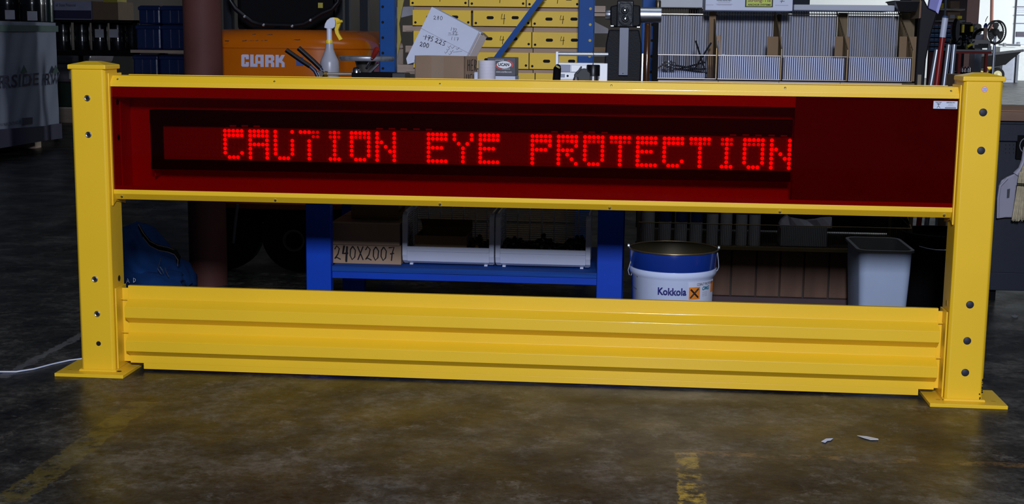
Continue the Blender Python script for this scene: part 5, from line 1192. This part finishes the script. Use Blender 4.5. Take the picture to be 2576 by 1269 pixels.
p = at(2403, 76, 10); R_ = (at(2403, 46, 10).z-at(2403, 106, 10).z)/2
el = [(p.x+.035*math.cos(q*math.pi/14), p.z+R_*math.sin(q*math.pi/14)) for q in range(28)]
MB().prism([(x, 10, z) for x, z in el], (.02, .05, 0)).build('reel_disc', BLKM, t); MB().prism([(p.x+.02+(x-p.x)*.6, 9.97, p.z+(z-p.z)*.9) for x, z in el], (0, .03, 0)).build('reel_side', mat('reel_grey', (.03, .035, .045), .4), t)
MB().box(p.x-.02, p.x+.02, 10.02, 10.06, 0, p.z-R_*.8).build('reel_stand', BLKM, t)
t = fthing('small_engine', 2430, 11, 'cluster of dark and silver engine parts with yellow uprights above the red table', 'machine')
mc = mat('silver_dark_mix', (.12, .12, .13), .35, .7, var=.8, vs=18)
for px0, px1, pt, pb, mt in ((2420, 2447, 58, 84, BLKM), (2405, 2430, 88, 118, mc), (2422, 2440, 80, 116, BLKM), (2400, 2418, 100, 112, mc), (2418, 2445, 56, 62, mc), (2424, 2434, 100, 124, mc), (2440, 2448, 78, 100, BLKM)): far('engine_block', px0, px1, pt, pb, 11+random.random()*.1, .25, mt, t, bev=.01)
for px0, px1, pt, pb in ((2421, 2426, 62, 82), (2443, 2448, 66, 80), (2409, 2420, 40, 47)): far('yellow_upright', px0, px1, pt, pb, 10.9, .05, MATS['far_yellow'], t)
for k in range(14):
    p = at(random.uniform(2404, 2440), random.uniform(86, 118), 10.95); p2 = p+Vector((random.uniform(-.05, .05), random.uniform(-.05, .05), random.uniform(-.05, .05))); MB().tube([p, p2], random.uniform(.006, .014), 8).build('engine_rod', CHR if k % 2 else BLKM, t)
far('engine_base', 2405, 2447, 116, 128, 10.95, .4, BLKM, t); 
redm = mat('table_red', (.32, .022, .016), .5)
t = fthing('red_table', 2440, 10.9, 'red steel table carrying the engine parts and the grey vent box', 'table')
far('table_top', 2398, 2500, 125, 129, 10.85, .8, mat('table_top_light', (.35, .36, .38), .5), t); far('top_rail', 2398, 2495, 129, 135, 10.86, .05, redm, t)
for px0, px1 in ((2410, 2417), (2398, 2402), (2478, 2484)): far('leg', px0, px1, 129, 195, 10.87, .06, redm, t, floor=True)
far('lower_shelf', 2400, 2480, 182, 186, 10.9, .6, BLKM, t)
for k, (px, lab) in enumerate(((2421, 'left'), (2428, 'middle'), (2436, 'right'))):
    p = at(px, 178, 11.0); tag(MB().lathe([(.02, -.04), (.02, .03), (.008, .045)], p, 10).build('small_bottle', CHR, smooth=40), '%s of three small shiny bottles on the lower shelf of the red table' % lab, 'bottle', 'bottles under the red table')
t = fthing('vent_box', 2460, 11, 'light grey box with dark vents on the red table', 'box')
a, b_, c_, d_ = rect(2446, 2492, 98, 121, 10.95)
MB().prism([at(px, py, 10.95) for px, py in ((2446, 98), (2486, 100), (2493, 108), (2492, 121), (2449, 122), (2446, 118))], (0, .3, 0)).build('box_body', mat('warm_grey_box', (.45, .44, .42), .5), t, bev=.01)
far('vent_panel', 2452, 2486, 113, 121, 10.94, .012, mat('vent_dark', (.05, .05, .05), .7), t)
for k in range(6): far('vent_letter', 2462+k*4.2, 2465+k*4.2, 110, 113, 10.935, .01, INK, t)
t = fthing('tube_stand', 2455, 11.3, 'curved black tube rising behind the grey vent box', 'stand')
MB().tube([at(px, py, 11.2) for px, py in ((2446, 118), (2449, 95), (2455, 82), (2466, 75), (2480, 74), (2486, 76))], .018, 10).build('curved_tube', BLKM, t, smooth=50)
far('arm_foot', 2440, 2452, 112, 126, 11.15, .1, BLKM, t)
t = fthing('yellow_mallet', 2438, 10.9, 'small yellow handled tool lying before the grey vent box', 'tool')
MB().tube([at(2434, 118, 10.85), at(2440, 114, 10.85), at(2446, 111, 10.85)], .015, 8).build('tool_handle', MATS['far_yellow'], t)
far('tool_head', 2430, 2436, 112, 124, 10.84, .05, mat('olive_tool', (.12, .14, .03), .6), t)
t = fthing('grease_gun', 2479, 11.1, 'small blue and brown bottle with a thin bent spout, above the grey vent box', 'bottle', at(2479, 100, 11.1).z)
p = at(2479, 75, 11.1); MB().lathe([(.022, -.16), (.022, .03)], p, 16).build('bottle_body', mat('bottle_tan', (.45, .30, .25), .5), t); MB().lathe([(.023, .03), (.022, .05), (.008, .075)], p, 16).build('bottle_cap', mat('bottle_blue', (.02, .05, .25), .5), t)
MB().tube([at(2479, 55, 11.1), at(2481, 48, 11.1), at(2485, 41, 11.1)], .004, 6).build('spout', BLKM, t)
# pedestal fan
YN = 12
p = at(2505, 81, YN); rx, rz = (at(2527, 81, YN).x-at(2483, 81, YN).x)/2, (at(2505, 52, YN).z-at(2505, 109, YN).z)/2
t = fthing('pedestal_fan', 2505, YN, 'grey pedestal fan with a round wire guard in front of the white wall', 'fan')
gm_ = mat('fan_grey', (.16, .16, .15), .5, .3)
for yo, k_ in ((-.06, 1), (.06, 1)):
    MB().tube([(p.x+rx*k_*math.cos(q*math.pi/20), YN+yo, p.z+rz*k_*math.sin(q*math.pi/20)) for q in range(41)], .010, 6, False).build('guard_ring', gm_, t)
mb = MB()
for k in range(28):
    q = k*math.pi/14; mb.tube([(p.x+.03*math.cos(q), YN-.09, p.z+.03*math.sin(q)), (p.x+rx*.6*math.cos(q), YN-.085, p.z+rz*.6*math.sin(q)), (p.x+rx*math.cos(q), YN-.06, p.z+rz*math.sin(q))], .0018, 4)
tag(mb.build('guard_wires', gm_, t), kind='stuff')
for k in range(3):
    q0 = math.radians(95+k*120); pts_ = [(p.x, p.z)]+[(p.x+rx*.86*math.cos(q0+(i/6-.5)*1.15)*(1 if 0 < i < 6 else .8), p.z+rz*.86*math.sin(q0+(i/6-.5)*1.15)*(1 if 0 < i < 6 else .8)) for i in range(7)]
    MB().prism([(x, YN, z) for x, z in pts_], (0, .006, 0)).build('fan_blade', mat('blade_grey', (.3, .3, .28), .5), t)
MB().lathe([(.035, -.05), (.045, .0), (.045, .14)], (p.x, YN, p.z), 16, 'y').build('motor_hub', gm_, t, smooth=40)
MB().tube([(p.x+.02, YN+.1, p.z), (p.x+.02, YN+.1, .02)], .016, 12).build('fan_pole', GALV, t); MB().lathe([(.2, 0), (.2, .02), (.03, .05)], (p.x+.02, YN+.1, 0), 24).build('fan_base', BLKM, t)
p = at(2492, 122, YN-.02); MB().box(p.x-.02, p.x+.02, YN+.02, YN+.06, p.z-.05, p.z+.03).build('switch_box', WHP, t)
# yard cart
YK = 39
t = fthing('yard_cart', 2490, YK, 'black plastic dump cart with a yellow frame and one visible wheel, before the white wall', 'cart')
tub = mat('tub_black', (.003, .003, .004), .6, spec=.1)
o = [at(px, py, YK) for px, py in ((2424, 141), (2448, 142), (2575, 127), (2545, 150), (2530, 163), (2500, 168), (2470, 172), (2450, 172), (2436, 166))]
MB().prism(o, (0, 1.2, 0)).build('cart_tub', tub, t, bev=.02)
MB().tube([at(2424, 141, YK-.05), at(2448, 143, YK-.05), at(2575, 127, YK-.05)], .04, 8).build('tub_rim', mat('rim_grey', (.06, .06, .07), .4), t, smooth=40)
ym = mat('cart_yellow', (.60, .36, .02), .5)
MB().tube([at(2400, 145, YK-.04), at(2437, 146, YK-.04)], .032, 8).build('cart_handle', ym, t)
MB().tube([at(2432, 146, YK-.04), at(2436, 168, YK-.04), at(2452, 178, YK-.04), at(2480, 183, YK-.04), at(2498, 180, YK-.04)], .036, 8).build('cart_frame', ym, t, smooth=40)
MB().tube([at(2440, 146, YK-.045), at(2447, 165, YK-.045), at(2460, 176, YK-.045)], .03, 8).build('cart_frame', ym, t, smooth=40)
MB().prism([at(px, py, YK-.02) for px, py in ((2482, 168), (2500, 168), (2496, 184), (2488, 176))], (0, .04, 0)).build('axle_bracket', ym, t)
p = at(2506, 188, YK); rw = (at(2506, 170, YK).z-at(2506, 206, YK).z)/2
wl_ = MB().lathe([(rw*.6, -.1), (rw*.95, -.09), (rw, 0), (rw*.95, .09), (rw*.6, .1)], (p.x, YK-.08, p.z), 32, 'y').build('wheel', RUB, t, smooth=40)
MB().lathe([(rw*.58, -.102), (rw*.5, -.08), (rw*.2, -.11)], (p.x, YK-.08, p.z), 24, 'y').build('wheel_rim', mat('cream_rim', (.45, .40, .22), .5), wl_, smooth=40)
for q in (-.5, .45): MB().tube([(p.x+q, YK+1.1, p.z+.1), (p.x+q, YK+1.1, .002)], .03, 8).build('cart_leg', ym, t)
# grey cabinet, pipes, charts on the white wall
YZ = 41.5
t = fthing('grey_cabinet', 2540, YZ, 'grey cabinet standing against the white wall behind the cart', 'cabinet')
far('cabinet_body', 2518, 2562, 136, 205, YZ, 1.2, mat('cab_grey', (.30, .32, .38), .6), t, floor=True); far('cabinet_door', 2521, 2548, 142, 200, YZ-.03, .03, mat('cab_grey2', (.26, .28, .34), .6), t); far('cabinet_edge', 2556, 2562, 138, 205, YZ-.05, .05, mat('cab_edge', (.10, .11, .14), .6), t, floor=True)
t = fthing('white_counter', 2545, YZ+2.6, 'low white counter along the far white wall', 'counter')
far('counter_body', 2515, 2600, 118, 150, YZ+2.6, 1, mat('counter_white', (.62, .64, .64), .7), t, floor=True)
MB().tube([at(2512, 112, YZ+2.4), at(2567, 114, YZ+2.4)], .035, 8).build('counter_pipe', STL, t); far('pipe_valve', 2526, 2531, 108, 117, YZ+2.35, .2, mc, t)
tag(MB().tube([at(2494, 75, 45), at(2496, -30, 45)], .06, 8).build('wall_pipe', mat('brown_pipe', (.25, .10, .07), .5)), 'thin red brown pipe running up the far white wall behind the fan', 'pipe')
t = thing('wall_chart', (at(2572, 60, 45.8).x, 45.8, at(2572, 112, 45.8).z), 'tall white wall chart with ruled panels and a dark block on the far white wall', 'chart')
far('chart_sheet', 2556, 2600, -10, 112, 45.9, .05, WHP, t)
for py in (16, 37, 58): far('chart_line', 2556, 2600, py, py+2, 45.86, .02, mat('chart_grey', (.12, .12, .14), .8), t)
far('chart_block', 2557, 2600, 80, 93, 45.86, .02, mat('chart_block', (.10, .09, .12), .8), t)
fit_text('STI', 2558, 2566, 106, 111, 45.86, bold=.03).build('chart_letters', INK, t)
for k in range(3): far('chart_row', 2561, 2600, 20+k*5, 20.8+k*5, 45.86, .02, mat('chart_light', (.35, .36, .4), .8), t)
t = thing('machine_hood', (at(2460, 66, 14).x, 14.2, 0), 'pale rounded machine hood with a dark opening against the white wall, left of the fan', 'machine')
MB().prism([at(px, py, 14) for px, py in ((2450, 78), (2451, 68), (2456, 61), (2463, 59), (2470, 62), (2471, 75), (2470, 86), (2452, 86))], (0, .4, 0)).build('hood', mat('hood_pale', (.40, .38, .33), .6), t, bev=.02)
MB().prism([at(px, py, 13.98) for px, py in ((2451, 76), (2453, 70), (2457, 69), (2460, 74), (2459, 77))], (0, .02, 0)).build('hood_opening', mat('hood_dark', (.08, .08, .08), .7), t); far('hood_stand', 2452, 2470, 86, 190, 14.1, .3, WHP, t, floor=True)
